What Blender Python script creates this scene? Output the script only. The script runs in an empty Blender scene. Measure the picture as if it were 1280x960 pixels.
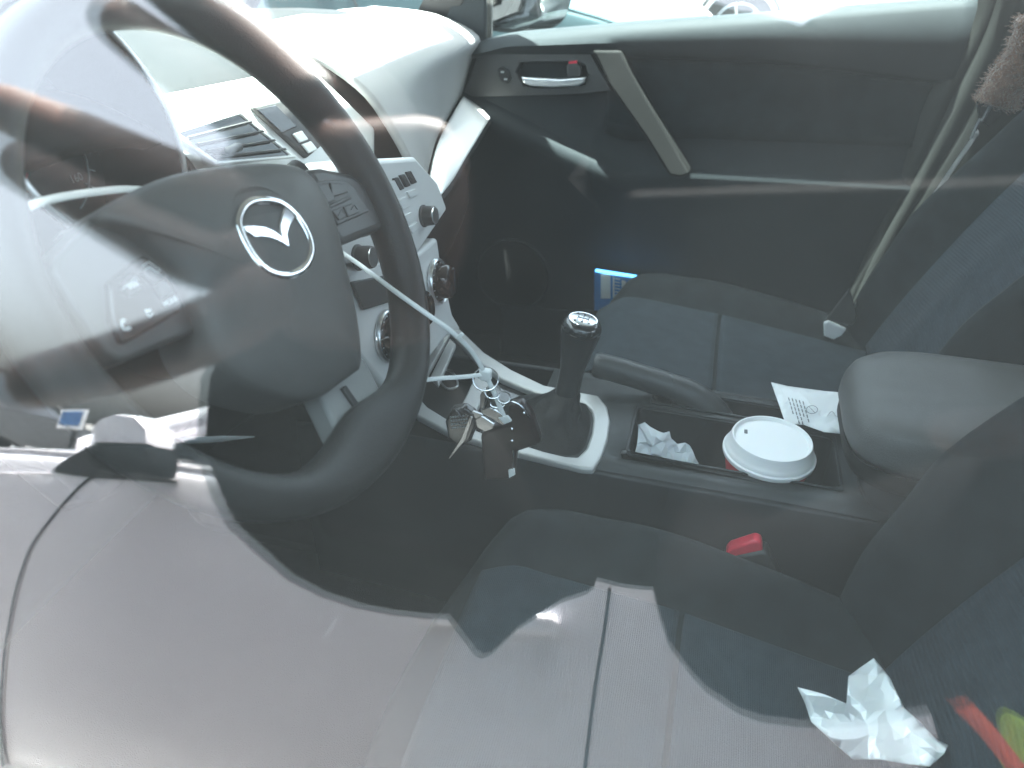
import bpy, bmesh, math, random
from mathutils import Vector, Matrix, noise
from mathutils.geometry import delaunay_2d_cdt
R = math.radians
random.seed(4)
sc = bpy.context.scene
col = sc.collection
V = Vector

# ------------------------------------------------------------------ camera
CAM = V((0.314, -0.812, 1.131)); YAW, PIT, ROL, F = R(-14.5), R(32.13), R(1.14), 944.76
_f = V((math.sin(YAW)*math.cos(PIT), math.cos(YAW)*math.cos(PIT), -math.sin(PIT)))
_r = V((math.cos(YAW), -math.sin(YAW), 0)); _u = _r.cross(_f)
_r, _u = math.cos(ROL)*_r + math.sin(ROL)*_u, -math.sin(ROL)*_r + math.cos(ROL)*_u
def ray(px, py): return _r*((px-640)/F) - _u*((py-480)/F) + _f
def at(px, py, **k):
    (a, v), = k.items(); i = 'xyz'.index(a); d = ray(px, py)
    return CAM + d*((v-CAM[i])/d[i])
def atp(px, py, p, n):
    d = ray(px, py); return CAM + d*((p-CAM).dot(n)/d.dot(n))
# the window pane's plane and the same construction for things standing on the street side
TILT = R(21); GP = V((0.3, -0.745, 0.915)); GN = V((0, -math.cos(TILT), math.sin(TILT)))
CM = CAM - GN*(2*(CAM-GP).dot(GN))
def atm(px, py, y):
    d = ray(px, py); d = d - GN*(2*d.dot(GN))
    return CM + d*((y-CM.y)/d.y)
cd = bpy.data.cameras.new('camera'); cam = bpy.data.objects.new('camera', cd); col.objects.link(cam)
cam.matrix_world = Matrix(((_r.x, _u.x, -_f.x, CAM.x), (_r.y, _u.y, -_f.y, CAM.y), (_r.z, _u.z, -_f.z, CAM.z), (0, 0, 0, 1)))
cd.sensor_fit = 'HORIZONTAL'; cd.sensor_width = 36; cd.lens = 36*F/1280; cd.clip_start = 0.005; cd.clip_end = 2000
sc.camera = cam
cd.dof.use_dof = True; cd.dof.focus_distance = .85; cd.dof.aperture_fstop = 5.5

# ------------------------------------------------------------------ materials
MATS = {}
def mat(name, col_, rough=.5, metal=0, bump=None, spec=.5, sheen=0, var=0, varscale=6, coat=0, trans=0, alpha=1, sss=0):
    m = bpy.data.materials.new(name); m.use_nodes = True; nt = m.node_tree; b = nt.nodes['Principled BSDF']
    c = tuple(col_)+(1,)
    b.inputs['Base Color'].default_value = c; b.inputs['Roughness'].default_value = rough; b.inputs['Metallic'].default_value = metal
    b.inputs['Specular IOR Level'].default_value = spec
    b.inputs['Sheen Weight'].default_value = sheen; b.inputs['Coat Weight'].default_value = coat; b.inputs['Coat Roughness'].default_value = .08
    b.inputs['Transmission Weight'].default_value = trans; b.inputs['Alpha'].default_value = alpha
    if sss: b.inputs['Subsurface Weight'].default_value = sss; b.inputs['Subsurface Radius'].default_value = (.01, .005, .003)
    tc = nt.nodes.new('ShaderNodeTexCoord')
    if var:
        n = nt.nodes.new('ShaderNodeTexNoise'); n.inputs['Scale'].default_value = varscale; n.inputs['Detail'].default_value = 6
        nt.links.new(tc.outputs['Object'], n.inputs['Vector'])
        mr = nt.nodes.new('ShaderNodeMapRange'); mr.inputs[1].default_value = .3; mr.inputs[2].default_value = .7
        mr.inputs[3].default_value = 1-var; mr.inputs[4].default_value = 1+var
        nt.links.new(n.outputs['Fac'], mr.inputs[0])
        mx = nt.nodes.new('ShaderNodeVectorMath'); mx.operation = 'SCALE'; mx.inputs[0].default_value = c[:3]
        nt.links.new(mr.outputs[0], mx.inputs['Scale']); nt.links.new(mx.outputs[0], b.inputs['Base Color'])
        rr = nt.nodes.new('ShaderNodeMapRange'); rr.inputs[3].default_value = max(0, rough-.12*var*3); rr.inputs[4].default_value = min(1, rough+.12*var*3)
        nt.links.new(n.outputs['Fac'], rr.inputs[0]); nt.links.new(rr.outputs[0], b.inputs['Roughness'])
    if bump:
        kind, s, st, d = bump
        if kind == 'voronoi':
            t = nt.nodes.new('ShaderNodeTexVoronoi'); t.inputs['Scale'].default_value = s; o = t.outputs['Distance']
        elif kind == 'wave':
            t = nt.nodes.new('ShaderNodeTexWave'); t.inputs['Scale'].default_value = s; t.inputs['Distortion'].default_value = .6; t.inputs['Detail'].default_value = 2; o = t.outputs['Fac']
        else:
            t = nt.nodes.new('ShaderNodeTexNoise'); t.inputs['Scale'].default_value = s; t.inputs['Detail'].default_value = 4; o = t.outputs['Fac']
        nt.links.new(tc.outputs['Object'], t.inputs['Vector'])
        bp = nt.nodes.new('ShaderNodeBump'); bp.inputs['Strength'].default_value = st; bp.inputs['Distance'].default_value = d
        nt.links.new(o, bp.inputs['Height']); nt.links.new(bp.outputs[0], b.inputs['Normal'])
    MATS[name] = m; return m
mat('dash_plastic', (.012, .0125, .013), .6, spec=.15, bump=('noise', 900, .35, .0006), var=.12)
mat('door_plastic', (.022, .027, .030), .68, spec=.15, bump=('noise', 900, .35, .0006), var=.15)
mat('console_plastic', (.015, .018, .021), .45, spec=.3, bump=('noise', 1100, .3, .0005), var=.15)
mat('grey_plastic', (.050, .050, .049), .5, bump=('noise', 900, .3, .0005), var=.1)
mat('wheel_leather', (.025, .024, .024), .45, spec=.35, bump=('voronoi', 900, .35, .0006), var=.15)
mat('wheel_pad', (.085, .081, .078), .5, spec=.35, bump=('voronoi', 900, .25, .0005), var=.1)
mat('spoke_plastic', (.06, .06, .06), .42, var=.1)
mat('gloss_black', (.012, .012, .013), .12)
mat('button_black', (.022, .022, .022), .35)
mat('silver_paint', (.80, .80, .78), .4, .1, var=.05)
mat('console_silver', (.50, .50, .49), .42, .25, var=.04)
mat('satin_chrome', (.70, .71, .72), .28, .95)
mat('chrome', (.85, .85, .86), .08, 1)
mat('seat_fabric', (.015, .019, .0215), .9, spec=.15, bump=('noise', 1500, .5, .0008), sheen=.02, var=.2, varscale=30)
mat('seat_fabric_dark', (.009, .011, .012), .9, spec=.15, bump=('noise', 1500, .5, .0008), sheen=.02, var=.2, varscale=30)
mat('door_fabric', (.013, .018, .0205), .95, spec=.15, bump=('noise', 1500, .5, .0008), sheen=.02, var=.2, varscale=30)
mat('fascia_sunlit', (.30, .295, .285), .55, bump=('noise', 900, .3, .0006), var=.08)  # paler than the black dash: sun glare put into the colour
mat('handle_grey', (.013, .0132, .013), .7, spec=.1, bump=('noise', 900, .3, .0005), var=.1)
mat('spoke_grey', (.26, .26, .25), .5, var=.06)
mat('grip_grey', (.036, .040, .043), .45, bump=('noise', 900, .3, .0005))
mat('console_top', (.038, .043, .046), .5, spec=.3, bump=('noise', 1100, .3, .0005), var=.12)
mat('carpet', (.006, .006, .007), 1, spec=.1, bump=('noise', 700, .8, .003), var=.3, varscale=60)
mat('leather_boot', (.008, .009, .010), .5, spec=.25, bump=('voronoi', 400, .35, .0008))
mat('knob_gloss', (.016, .017, .018), .22, coat=.4)
mat('knob_leather', (.022, .024, .026), .4, bump=('voronoi', 600, .3, .0005))
mat('armrest_skin', (.095, .094, .092), .5, spec=.3, bump=('voronoi', 500, .3, .0007), var=.12, varscale=14)
mat('white_plastic', (.82, .83, .83), .35)
mat('tie_white', (.80, .81, .79), .4)
mat('lid_white', (.84, .84, .84), .38, sss=.1)
mat('paper_white', (.80, .82, .83), .75, bump=('noise', 90, .25, .002), sss=.08)
mat('cup_red', (.50, .02, .035), .45)
mat('red_plastic', (.62, .02, .05), .35)
mat('ink', (.12, .13, .14), .7)
mat('print_white', (.75, .76, .76), .6)
mat('print_grey', (.35, .36, .36), .6)
mat('box_blue', (.035, .17, .42), .45, var=.1, varscale=40)
mat('box_pale', (.45, .52, .55), .5)
mat('belt_web', (.16, .165, .165), .6, bump=('wave', 300, .4, .0006))
mat('fur', (.20, .095, .055), 1, bump=('noise', 260, 1, .01), sheen=.6, var=.35, varscale=120)
mat('belt_black', (.02, .021, .022), .45)
mat('key_steel', (.50, .50, .51), .22, 1)
mat('wallet', (.014, .005, .005), .35, var=.3, varscale=120, coat=.1)
mat('pillar_trim', (.032, .034, .032), .7, spec=.1, bump=('noise', 900, .3, .0005))
mat('rubber', (.012, .012, .013), .7)
mat('headliner', (.42, .41, .39), .95, bump=('noise', 900, .4, .0008))
mat('shell_paint', (.055, .06, .07), .3, .4, coat=1)
mat('car_silver', (.70, .68, .72), .34, .15, coat=1, var=.02, varscale=3)
mat('car_dark', (.005, .0055, .006), .5, spec=.1)
mat('car_teal', (.032, .056, .062), .55, spec=.2)
mat('car_white', (.78, .79, .80), .3, coat=.8)
mat('car_blue', (.035, .06, .07), .3, .2, coat=.8)
mat('tyre', (.018, .018, .018), .85)
mat('mirror_glass', (.9, .9, .9), .02, 1)
mat('tinted', (.012, .014, .016), .05, spec=.6)
mat('lamp_glass', (.6, .62, .64), .15, .3)
mat('skin', (.10, .047, .034), .5, bump=('noise', 300, .3, .0008), sss=.15)
mat('hoodie', (.005, .005, .0055), .95, spec=.02, bump=('noise', 400, .4, .001))
mat('trousers', (.03, .032, .04), .9, bump=('noise', 500, .5, .001))
mat('hivis_orange', (.85, .09, .02), .6)
mat('hivis_lime', (.50, .72, .03), .6)
mat('hair', (.02, .014, .01), .6, bump=('wave', 200, .6, .002))
mat('boot_leather', (.025, .018, .014), .5)
mat('phone', (.007, .0055, .0055), .8, spec=.08)
mat('asphalt', (.11, .108, .104), .9, bump=('noise', 220, .7, .004), var=.25, varscale=5)
mat('line_paint', (.72, .72, .70), .8, var=.08, varscale=30)
mat('concrete', (.34, .33, .31), .9, bump=('noise', 60, .5, .004), var=.15)
mat('bark', (.10, .075, .05), .95, bump=('noise', 40, .9, .02), var=.3)
mat('leaf', (.045, .085, .03), .7, var=.4, varscale=3)
mat('plate_blue', (.04, .13, .32), .4)
mat('brown_wrap', (.30, .15, .04), .5, var=.3, varscale=50)
mat('gauge_face', (.010, .010, .011), .5)
mat('lens_clear', (.9, .92, .93), .06, trans=0)

def glassmat(name, tint, ior=1.5, haze=0):
    m = bpy.data.materials.new(name); m.use_nodes = True; nt = m.node_tree; nt.nodes.clear()
    o = nt.nodes.new('ShaderNodeOutputMaterial'); mx = nt.nodes.new('ShaderNodeMixShader')
    t = nt.nodes.new('ShaderNodeBsdfTransparent'); t.inputs[0].default_value = tuple(tint)+(1,)
    g = nt.nodes.new('ShaderNodeBsdfGlossy'); g.inputs['Roughness'].default_value = 0
    fr = nt.nodes.new('ShaderNodeFresnel'); ge = nt.nodes.new('ShaderNodeNewGeometry')
    mr = nt.nodes.new('ShaderNodeMapRange'); mr.inputs[3].default_value = ior; mr.inputs[4].default_value = 1/ior
    nt.links.new(ge.outputs['Backfacing'], mr.inputs[0]); nt.links.new(mr.outputs[0], fr.inputs['IOR'])
    nt.links.new(fr.outputs[0], mx.inputs[0]); nt.links.new(t.outputs[0], mx.inputs[1]); nt.links.new(g.outputs[0], mx.inputs[2])
    out = mx.outputs[0]
    if haze:  # bluish diffuse veil mixed into the pane to imitate haze
        df = nt.nodes.new('ShaderNodeBsdfDiffuse'); df.inputs[0].default_value = (.62, .72, .76, 1); m2 = nt.nodes.new('ShaderNodeMixShader')
        tc = nt.nodes.new('ShaderNodeTexCoord'); nz = nt.nodes.new('ShaderNodeTexNoise'); nz.inputs['Scale'].default_value = 9; nz.inputs['Detail'].default_value = 8
        r2 = nt.nodes.new('ShaderNodeMapRange'); r2.inputs[1].default_value = .3; r2.inputs[2].default_value = .75; r2.inputs[3].default_value = haze*.6; r2.inputs[4].default_value = haze*1.6
        nt.links.new(tc.outputs['Object'], nz.inputs['Vector']); nt.links.new(nz.outputs['Fac'], r2.inputs[0]); nt.links.new(r2.outputs[0], m2.inputs[0])
        nt.links.new(out, m2.inputs[1]); nt.links.new(df.outputs[0], m2.inputs[2]); out = m2.outputs[0]
    nt.links.new(out, o.inputs[0]); MATS[name] = m
glassmat('window_glass', (.86, .93, .945), 1.75, .0022)
glassmat('wind_glass', (.93, .96, .95), 1.5)
glassmat('gauge_lens', (.97, .97, .97), 1.45)

# ribbed seat insert fabric
m = mat('seat_insert', (.026, .036, .045), .85, spec=.15, sheen=.03, var=.15, varscale=40)
nt = m.node_tree; b = nt.nodes['Principled BSDF']; tc = nt.nodes.new('ShaderNodeTexCoord')
w1 = nt.nodes.new('ShaderNodeTexWave'); w1.bands_direction = 'X'; w1.inputs['Scale'].default_value = 150; w1.inputs['Distortion'].default_value = .3
w2 = nt.nodes.new('ShaderNodeTexNoise'); w2.inputs['Scale'].default_value = 900
ad = nt.nodes.new('ShaderNodeMath'); ad.operation = 'ADD'
nt.links.new(tc.outputs['Object'], w1.inputs['Vector']); nt.links.new(tc.outputs['Object'], w2.inputs['Vector'])
nt.links.new(w1.outputs['Fac'], ad.inputs[0]); nt.links.new(w2.outputs['Fac'], ad.inputs[1])
bp = nt.nodes.new('ShaderNodeBump'); bp.inputs['Strength'].default_value = .45; bp.inputs['Distance'].default_value = .001
nt.links.new(ad.outputs[0], bp.inputs['Height']); nt.links.new(bp.outputs[0], b.inputs['Normal'])

# ------------------------------------------------------------------ mesh helpers
class MB:
    def __init__(s): s.v = []; s.f = []
    def add(s, v, f):
        o = len(s.v); s.v += [V(p) for p in v]; s.f += [tuple(i+o for i in q) for q in f]; return s
    def box(s, c, d, rot=None):
        c = V(c); v = []
        for x in (-.5, .5):
            for y in (-.5, .5):
                for z in (-.5, .5):
                    p = V((x*d[0], y*d[1], z*d[2]))
                    v.append(c + (rot @ p if rot else p))
        return s.add(v, [(0, 1, 3, 2), (4, 6, 7, 5), (0, 4, 5, 1), (2, 3, 7, 6), (0, 2, 6, 4), (1, 5, 7, 3)])
    def prism(s, pts, ext):
        pts = [V(p) for p in pts]; e = V(ext); n = len(pts)
        nn = V((0, 0, 0))
        for i in range(n): nn += (pts[i]-pts[0]).cross(pts[(i+1) % n]-pts[0])
        if nn.dot(e) > 0: pts.reverse()
        v = pts + [p+e for p in pts]
        return s.add(v, [tuple(range(n)), tuple(range(2*n-1, n-1, -1))] + [(i, i+n, (i+1) % n+n, (i+1) % n) for i in range(n)])
    def ring(s, outer, inner, ext):
        n = len(outer); e = V(ext); o = [V(p) for p in outer]; i_ = [V(p) for p in inner]
        v = o + i_ + [p+e for p in o] + [p+e for p in i_]; f = []
        for k in range(n):
            j = (k+1) % n
            f += [(k, j, n+j, n+k), (2*n+k, 3*n+k, 3*n+j, 2*n+j), (k, 2*n+k, 2*n+j, j), (n+k, n+j, 3*n+j, 3*n+k)]
        return s.add(v, f)
    def grid(s, g, closed_u=False, closed_v=False, cap=False):
        m, n = len(g), len(g[0]); v = [p for r in g for p in r]; f = []
        for i in range(m if closed_u else m-1):
            for j in range(n if closed_v else n-1):
                a, b = (i+1) % m, (j+1) % n
                f.append((i*n+j, i*n+b, a*n+b, a*n+j))
        if cap: f += [tuple(range(n-1, -1, -1)), tuple(range((m-1)*n, m*n))]
        return s.add(v, f)
    def tube(s, pts, rad, n=10, closed=False, flat=1, up=None, cap=True):
        pts = [V(p) for p in pts]; m = len(pts); g = []
        ref = V(up) if up else None; prev = None
        for i, p in enumerate(pts):
            a = pts[i-1] if (i or closed) else p; b = pts[(i+1) % m] if (i < m-1 or closed) else p
            t = (b-a).normalized()
            if ref is not None: x = ref - t*ref.dot(t)
            elif prev is not None: x = prev - t*prev.dot(t)
            else: x = t.orthogonal()
            x.normalize(); prev = x; y = t.cross(x)
            r = rad[i] if isinstance(rad, (list, tuple)) else rad
            g.append([p + x*(r*flat*math.cos(q)) + y*(r*math.sin(q)) for q in [2*math.pi*k/n for k in range(n)]])
        return s.grid(g, closed_u=closed, closed_v=True, cap=cap and not closed)
    def lathe(s, prof, c, ax=(0, 0, 1), n=32, sx=1, ref=None):
        c = V(c); ax = V(ax).normalized(); x = (V(ref)-ax*V(ref).dot(ax)).normalized() if ref else ax.orthogonal().normalized(); y = ax.cross(x)
        g = [[c + ax*h + x*(r*sx*math.cos(2*math.pi*k/n)) + y*(r*math.sin(2*math.pi*k/n)) for k in range(n)] for r, h in prof]
        return s.grid(g, closed_v=True, cap=True)
    def build(s, name, m, parent=None, smooth=True, bevel=0, segs=2, sub=0, solid=0, angle=40, offset=0):
        me = bpy.data.meshes.new(name); me.from_pydata(s.v, [], s.f); me.update()
        bm = bmesh.new(); bm.from_mesh(me); bmesh.ops.remove_doubles(bm, verts=bm.verts, dist=1e-6)
        bmesh.ops.recalc_face_normals(bm, faces=bm.faces); bm.to_mesh(me); bm.free()
        if smooth:
            me.shade_smooth()
            if not sub: me.set_sharp_from_angle(angle=R(angle))
        o = bpy.data.objects.new(name, me); col.objects.link(o); me.materials.append(MATS[m])
        if solid:
            k = o.modifiers.new('s', 'SOLIDIFY'); k.thickness = solid; k.offset = offset
        if bevel:
            k = o.modifiers.new('b', 'BEVEL'); k.width = bevel; k.segments = segs; k.limit_method = 'ANGLE'; k.angle_limit = R(35); k.harden_normals = False
        if sub:
            k = o.modifiers.new('u', 'SUBSURF'); k.levels = sub; k.render_levels = sub
        if parent is not None:
            o.parent = parent; w = V((0, 0, 0)); q = parent
            while q is not None: w += q.location; q = q.parent
            o.location = -w
        return o
def cr(p0, p1, p2, p3, t):
    return .5*((2*p1)+(p2-p0)*t+(2*p0-5*p1+4*p2-p3)*t*t+(3*p1-p0-3*p2+p3)*t**3)
def spline(pts, n=6, closed=False):
    pts = [V(p) for p in pts]; m = len(pts); o = []
    for i in range(m if closed else m-1):
        if closed: q = [pts[(i+k) % m] for k in (-1, 0, 1, 2)]
        else: q = [pts[max(0, i-1)], pts[i], pts[i+1], pts[min(m-1, i+2)]]
        for k in range(n): o.append(cr(*q, k/n))
    if not closed: o.append(pts[-1])
    return o
def smoothgrid(g, n=5, m=5):
    rows = [spline(r, n) for r in g]; cols = list(zip(*rows)); cols = [spline(c, m) for c in cols]
    return [list(r) for r in zip(*cols)]
def patch(name, g, m, parent=None, n=5, k=5, solid=.01, offset=-1, bevel=0):
    return MB().grid(smoothgrid(g, n, k)).build(name, m, parent, solid=solid, offset=offset, angle=60, bevel=bevel)
def lerp(tab, x):
    if x <= tab[0][0]: return tab[0][1]
    for (a, p), (b, q) in zip(tab, tab[1:]):
        if x <= b: return p+(q-p)*(x-a)/(b-a)
    return tab[-1][1]
def thing(name, loc, label, cat, group=None, kind=None):
    o = bpy.data.objects.new(name, None); col.objects.link(o); o.location = loc; o.empty_display_size = .05
    return tag(o, label, cat, group, kind)
def tag(o, label, cat, group=None, kind=None):
    o['label'] = label; o['category'] = cat
    if group: o['group'] = group
    if kind: o['kind'] = kind
    return o
def text(name, s, m, parent, origin, xd, yd, size, depth=.0003, lift=.0004):
    cu = bpy.data.curves.new('t', 'FONT'); cu.body = s; cu.size = size; cu.extrude = depth; cu.align_x = 'CENTER'; cu.align_y = 'CENTER'
    t = bpy.data.objects.new('t', cu); col.objects.link(t); dg = bpy.context.evaluated_depsgraph_get()
    me = bpy.data.meshes.new_from_object(t.evaluated_get(dg)); bpy.data.objects.remove(t)
    x = V(xd).normalized(); z = x.cross(V(yd)).normalized(); y = z.cross(x)
    M = Matrix((x, y, z)).transposed().to_4x4(); M.translation = V(origin)+z*lift
    me.transform(M); b = MB(); b.v = [v.co.copy() for v in me.vertices]; b.f = [tuple(p.vertices) for p in me.polygons]
    bpy.data.meshes.remove(me)
    if parent == 'raw': return b
    return b.build(name, m, parent, smooth=False)
def crumple(name, outline, m, parent, fn, step=9, amp=.012, freq=38, seed=0, thick=.0006, label=None):
    """irregular creased sheet: outline in a flat chart, fn(u,v) gives the lying surface and its lift"""
    rnd = random.Random(seed); pts = [V((a, b)) for a, b in outline]; n = len(pts); dense = []
    for i in range(n):
        a, b = pts[i], pts[(i+1) % n]; k = max(1, int((b-a).length/step))
        dense += [a.lerp(b, j/k) for j in range(k)]
    edges = [(i, (i+1) % len(dense)) for i in range(len(dense))]
    xs = [p.x for p in dense]; ys = [p.y for p in dense]
    def inside(p):
        c = False; j = len(dense)-1
        for i in range(len(dense)):
            a, b = dense[i], dense[j]
            if (a.y > p.y) != (b.y > p.y) and p.x < (b.x-a.x)*(p.y-a.y)/(b.y-a.y)+a.x: c = not c
            j = i
        return c
    ins = []
    x = min(xs)
    while x < max(xs):
        y = min(ys)
        while y < max(ys):
            p = V((x+rnd.uniform(-.4, .4)*step, y+rnd.uniform(-.4, .4)*step))
            if inside(p): ins.append(p)
            y += step
        x += step
    vs, es, fs, *_ = delaunay_2d_cdt(dense+ins, edges, [list(range(len(dense)))], 1, 1e-4)
    b = MB(); b.add([fn(p.x, p.y, seed) for p in vs], [tuple(f) for f in fs])
    return b.build(name, m, parent, smooth=True, solid=thick, angle=14)
def ridged(a, b, seed, f):
    h = 0; s = 1
    for k in range(3):
        h += s*(1-abs(2*noise.noise(V((a*f, b*f, seed*7.3+k*3.1))))); f *= 2.1; s *= .45
    return h

# ------------------------------------------------------------------ steering wheel
WC = V((0.00055, -.3575, .9148)); t_, yw = R(27.72), R(-2.14); WR, RA, RB = .1808, .0162, .0193
WN = V((math.cos(t_)*math.cos(yw), math.cos(t_)*math.sin(yw), math.sin(t_))); WV = V((-math.sin(yw), math.cos(yw), 0)); WU = WN.cross(WV)
def wl(a, b, h): return WC + WV*a + WU*b + WN*h
def wpx(px, py, h): return atp(px, py, WC+WN*h, WN)
sw = thing('steering_wheel', WC-WN*.1, 'black leather steering wheel with chrome winged emblem and silver-grey spokes', 'steering wheel')
b = MB(); g = []
for k in range(96):
    a = 2*math.pi*k/96; d = WV*math.cos(a)+WU*math.sin(a)
    deg = math.degrees(a) % 360
    fat = max(0, 1-abs(deg-268)/34.); fat = fat*fat*(3-2*fat)
    thumb = sum(max(0, 1-abs(deg-q)/14.) for q in (28, 152))
    g.append([WC + d*(WR + RA*math.cos(q)*(1+(.10*thumb)) - (fat*.026*max(0, -math.cos(q)))) + WN*(RB*math.sin(q)*(1-.15*fat)) for q in [2*math.pi*j/24 for j in range(24)]])
b.grid(g, closed_u=True, closed_v=True).build('rim', 'wheel_leather', sw)
# airbag cover
ob = [wpx(*p, .012) for p in [(122, 268), (165, 238), (225, 214), (300, 203), (352, 203), (382, 212), (404, 240), (420, 280), (432, 330), (446, 395), (452, 455), (443, 468), (424, 482), (404, 496), (378, 500), (345, 494), (310, 482), (282, 462), (262, 435), (248, 395), (228, 352), (200, 318), (165, 290)]]
ob = spline(ob, 3, True); cc = sum(ob, V())/len(ob)
g = []
for s_, h in ((1.0, -.045), (1.0, -.006), (.985, .0), (.955, .0035), (.88, .0075), (.72, .012), (.5, .0145), (.25, .0155), (.02, .016)):
    g.append([cc + (p-cc)*s_ + WN*h for p in ob])
b = MB().grid(g, closed_v=True, cap=True); pad = b.build('airbag_cover', 'wheel_pad', sw, angle=70)
# emblem
ec = wpx(344, 296, .0255); eh = (ec-WC).dot(WN)
e0, e1 = wpx(292, 268, eh), wpx(397, 325, eh)
def el(a, b_, h=0): return ec + WV*a + WU*b_ + WN*h
ew = abs((wpx(398, 318, eh)-ec).dot(WV))*.98; 
EA, EB = .0345, .0290
b = MB(); b.lathe([(.039, -.012), (.0385, .000), (.0375, .0008), (.0365, .0)], el(0, 0, -.0015), WN, 48, sx=1, ref=WV)
em = b.build('emblem_base', 'wheel_pad', sw)
def ez(x, y, h=0): return wpx(270+x*150/1108, 230+y*150/1108, eh+h)
ringc = spline([ez(*p, .0015) for p in [(212, 335), (255, 225), (330, 165), (430, 150), (540, 160), (640, 205), (735, 285), (815, 395), (870, 520), (882, 630), (840, 740), (760, 815), (650, 848), (540, 830), (440, 770), (350, 670), (275, 545), (228, 430)]], 5, True)
b = MB(); b.tube(ringc, .0030, 10, closed=True, up=WN, flat=.7)
emb = b.build('emblem', 'chrome', sw)
MB().prism([p-WN*.002 for p in ringc], WN*.0012).build('emblem_back', 'grey_plastic', emb)
wing = [(225, 395), (330, 390), (430, 402), (515, 438), (585, 492), (572, 440), (570, 380), (590, 300), (612, 225), (615, 190), (690, 245), (712, 318), (662, 400), (640, 480), (662, 600), (600, 562), (540, 530), (470, 507), (400, 500), (340, 506), (262, 450)]
MB().prism([ez(*p, .0002) for p in wing], WN*.0026).build('emblem_wing', 'chrome', emb, bevel=.0009, segs=2)
# spokes
def spoke(name, px, h, thick, m, bevel=.004):
    return MB().prism([wpx(*p, h) for p in px], -WN*thick).build(name, m, sw, bevel=bevel, segs=3, angle=50)
spoke('spoke', [(118, 268), (155, 280), (192, 312), (226, 352), (252, 400), (252, 412), (163, 449), (150, 452), (134, 440), (92, 385), (64, 338), (72, 318), (95, 294)], .004, .030, 'spoke_plastic', .006)
sr = spoke('spoke', [(384, 210), (402, 208), (440, 216), (466, 236), (487, 268), (487, 284), (474, 287), (428, 306), (416, 285), (404, 245)], .004, .028, 'spoke_plastic', .006)
sl = spoke('spoke', [(398, 488), (455, 445), (478, 490), (503, 548), (497, 562), (474, 590), (452, 592), (425, 545)], -.004, .022, 'spoke_grey', .004)
MB().prism([wpx(*p, -.001) for p in [(428, 485), (433, 481), (489, 560), (484, 566)]], -WN*.004).build('spoke_groove', 'button_black', sl, bevel=.0008)
# switch clusters
MB().prism([wpx(*p, .009) for p in [(137, 352), (178, 318), (197, 330), (214, 352), (229, 382), (226, 389), (160, 428), (153, 427), (141, 400)]], -WN*.008).build('switch_panel', 'gloss_black', sw, bevel=.0015)
lp = bpy.data.objects['switch_panel']
def btn(px, h, m, par, t=.004): return MB().prism([wpx(*p, h) for p in px], -WN*t).build('button', m, par, bevel=.0008)
btn([(151, 352), (166, 342), (180, 360), (164, 371)], .0115, 'button_black', lp)
btn([(177, 339), (189, 331), (206, 345), (194, 354)], .0115, 'button_black', lp)
btn([(195, 358), (207, 350), (217, 364), (204, 373)], .0115, 'button_black', lp)
def dirs(p, q): 
    x = (wpx(*q, .01)-wpx(*p, .01)).normalized(); return x, WN.cross(x)
xd, yd = dirs((140, 400), (215, 360))
def wtext(s, px, h, size, par, m='print_white'): return text('legend', s, m, par, wpx(*px, h), xd, yd, size)
wtext('VOL', (166, 357), .0118, .0042, lp); wtext('MODE', (213, 377), .0095, .0042, lp)
b = MB()
b.tube([wpx(153, 401, .0098), wpx(152, 407, .0098), wpx(156, 413, .0098)], .0006, 6); b.box(wpx(154, 401, .0098), (.002, .002, .001)); b.box(wpx(160, 411, .0098), (.002, .003, .001))
b.tube([wpx(183, 392, .0098), wpx(187, 396, .0098), wpx(191, 392, .0098)], .0006, 6); b.tube([wpx(182, 389, .0098), wpx(188, 388, .0098)], .001, 6)
b.build('legend', 'print_white', lp)
b = MB()
for px in ([(178, 333), (186, 327), (201, 338), (197, 341), (186, 334), (181, 338)], [(152, 362), (164, 353), (169, 346), (172, 349), (166, 358)]):
    b.tube([wpx(*p, .0118) for p in px], .0005, 6)
b.build('button_edge', 'print_grey', lp)
MB().prism([wpx(*p, .0065) for p in [(392, 228), (413, 224), (432, 226), (446, 238), (462, 264), (423, 281)]], -WN*.004).build('switch_panel', 'spoke_plastic', sw, bevel=.001)
rp = bpy.data.objects['switch_panel.001']
for px in ([(395, 231), (409, 228), (420, 250), (410, 254)], [(413, 228), (428, 229), (436, 240), (416, 246)], [(415, 263), (428, 258), (433, 271), (425, 275)], [(430, 258), (440, 254), (450, 265), (436, 271)], [(411, 256), (438, 244), (440, 248), (414, 260)]):
    btn(px, .0085, 'button_black' if px[0][0] in (413, 411) else 'spoke_plastic', rp)
b = MB()
for px in ([(423, 269), (427, 261), (431, 267)], [(439, 262), (443, 256), (447, 262)]): b.tube([wpx(*p, .0089) for p in px], .0004, 6)
b.build('legend', 'ink', rp)
tx, ty = dirs((380, 420), (425, 395)); text('airbag_mark', 'SRS\nAIRBAG', 'spoke_plastic', pad, wpx(410, 420, .020), tx, ty, .006, depth=.0004, lift=.0006)
# column shroud behind
b = MB(); b.tube([wl(0, -.01, -.02), wl(0, -.01, -.06), wl(0, -.012, -.24)], [.042, .052, .062], 24); b.build('column_shroud', 'dash_plastic', sw)
st = MB().tube(spline([wl(.04, .005, -.07), wl(.10, .02, -.06), wl(.135, .03, -.052), wl(.165, .036, -.048)], 4), [.008]*4+[.0085]*4+[.011]*5, 14, flat=.8).build('wiper_stalk', 'dash_plastic', sw)
MB().tube(spline([wl(-.04, .005, -.07), wl(-.10, .02, -.06), wl(-.15, .03, -.052)], 4), .008, 14, flat=.8).build('indicator_stalk', 'dash_plastic', sw)

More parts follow.
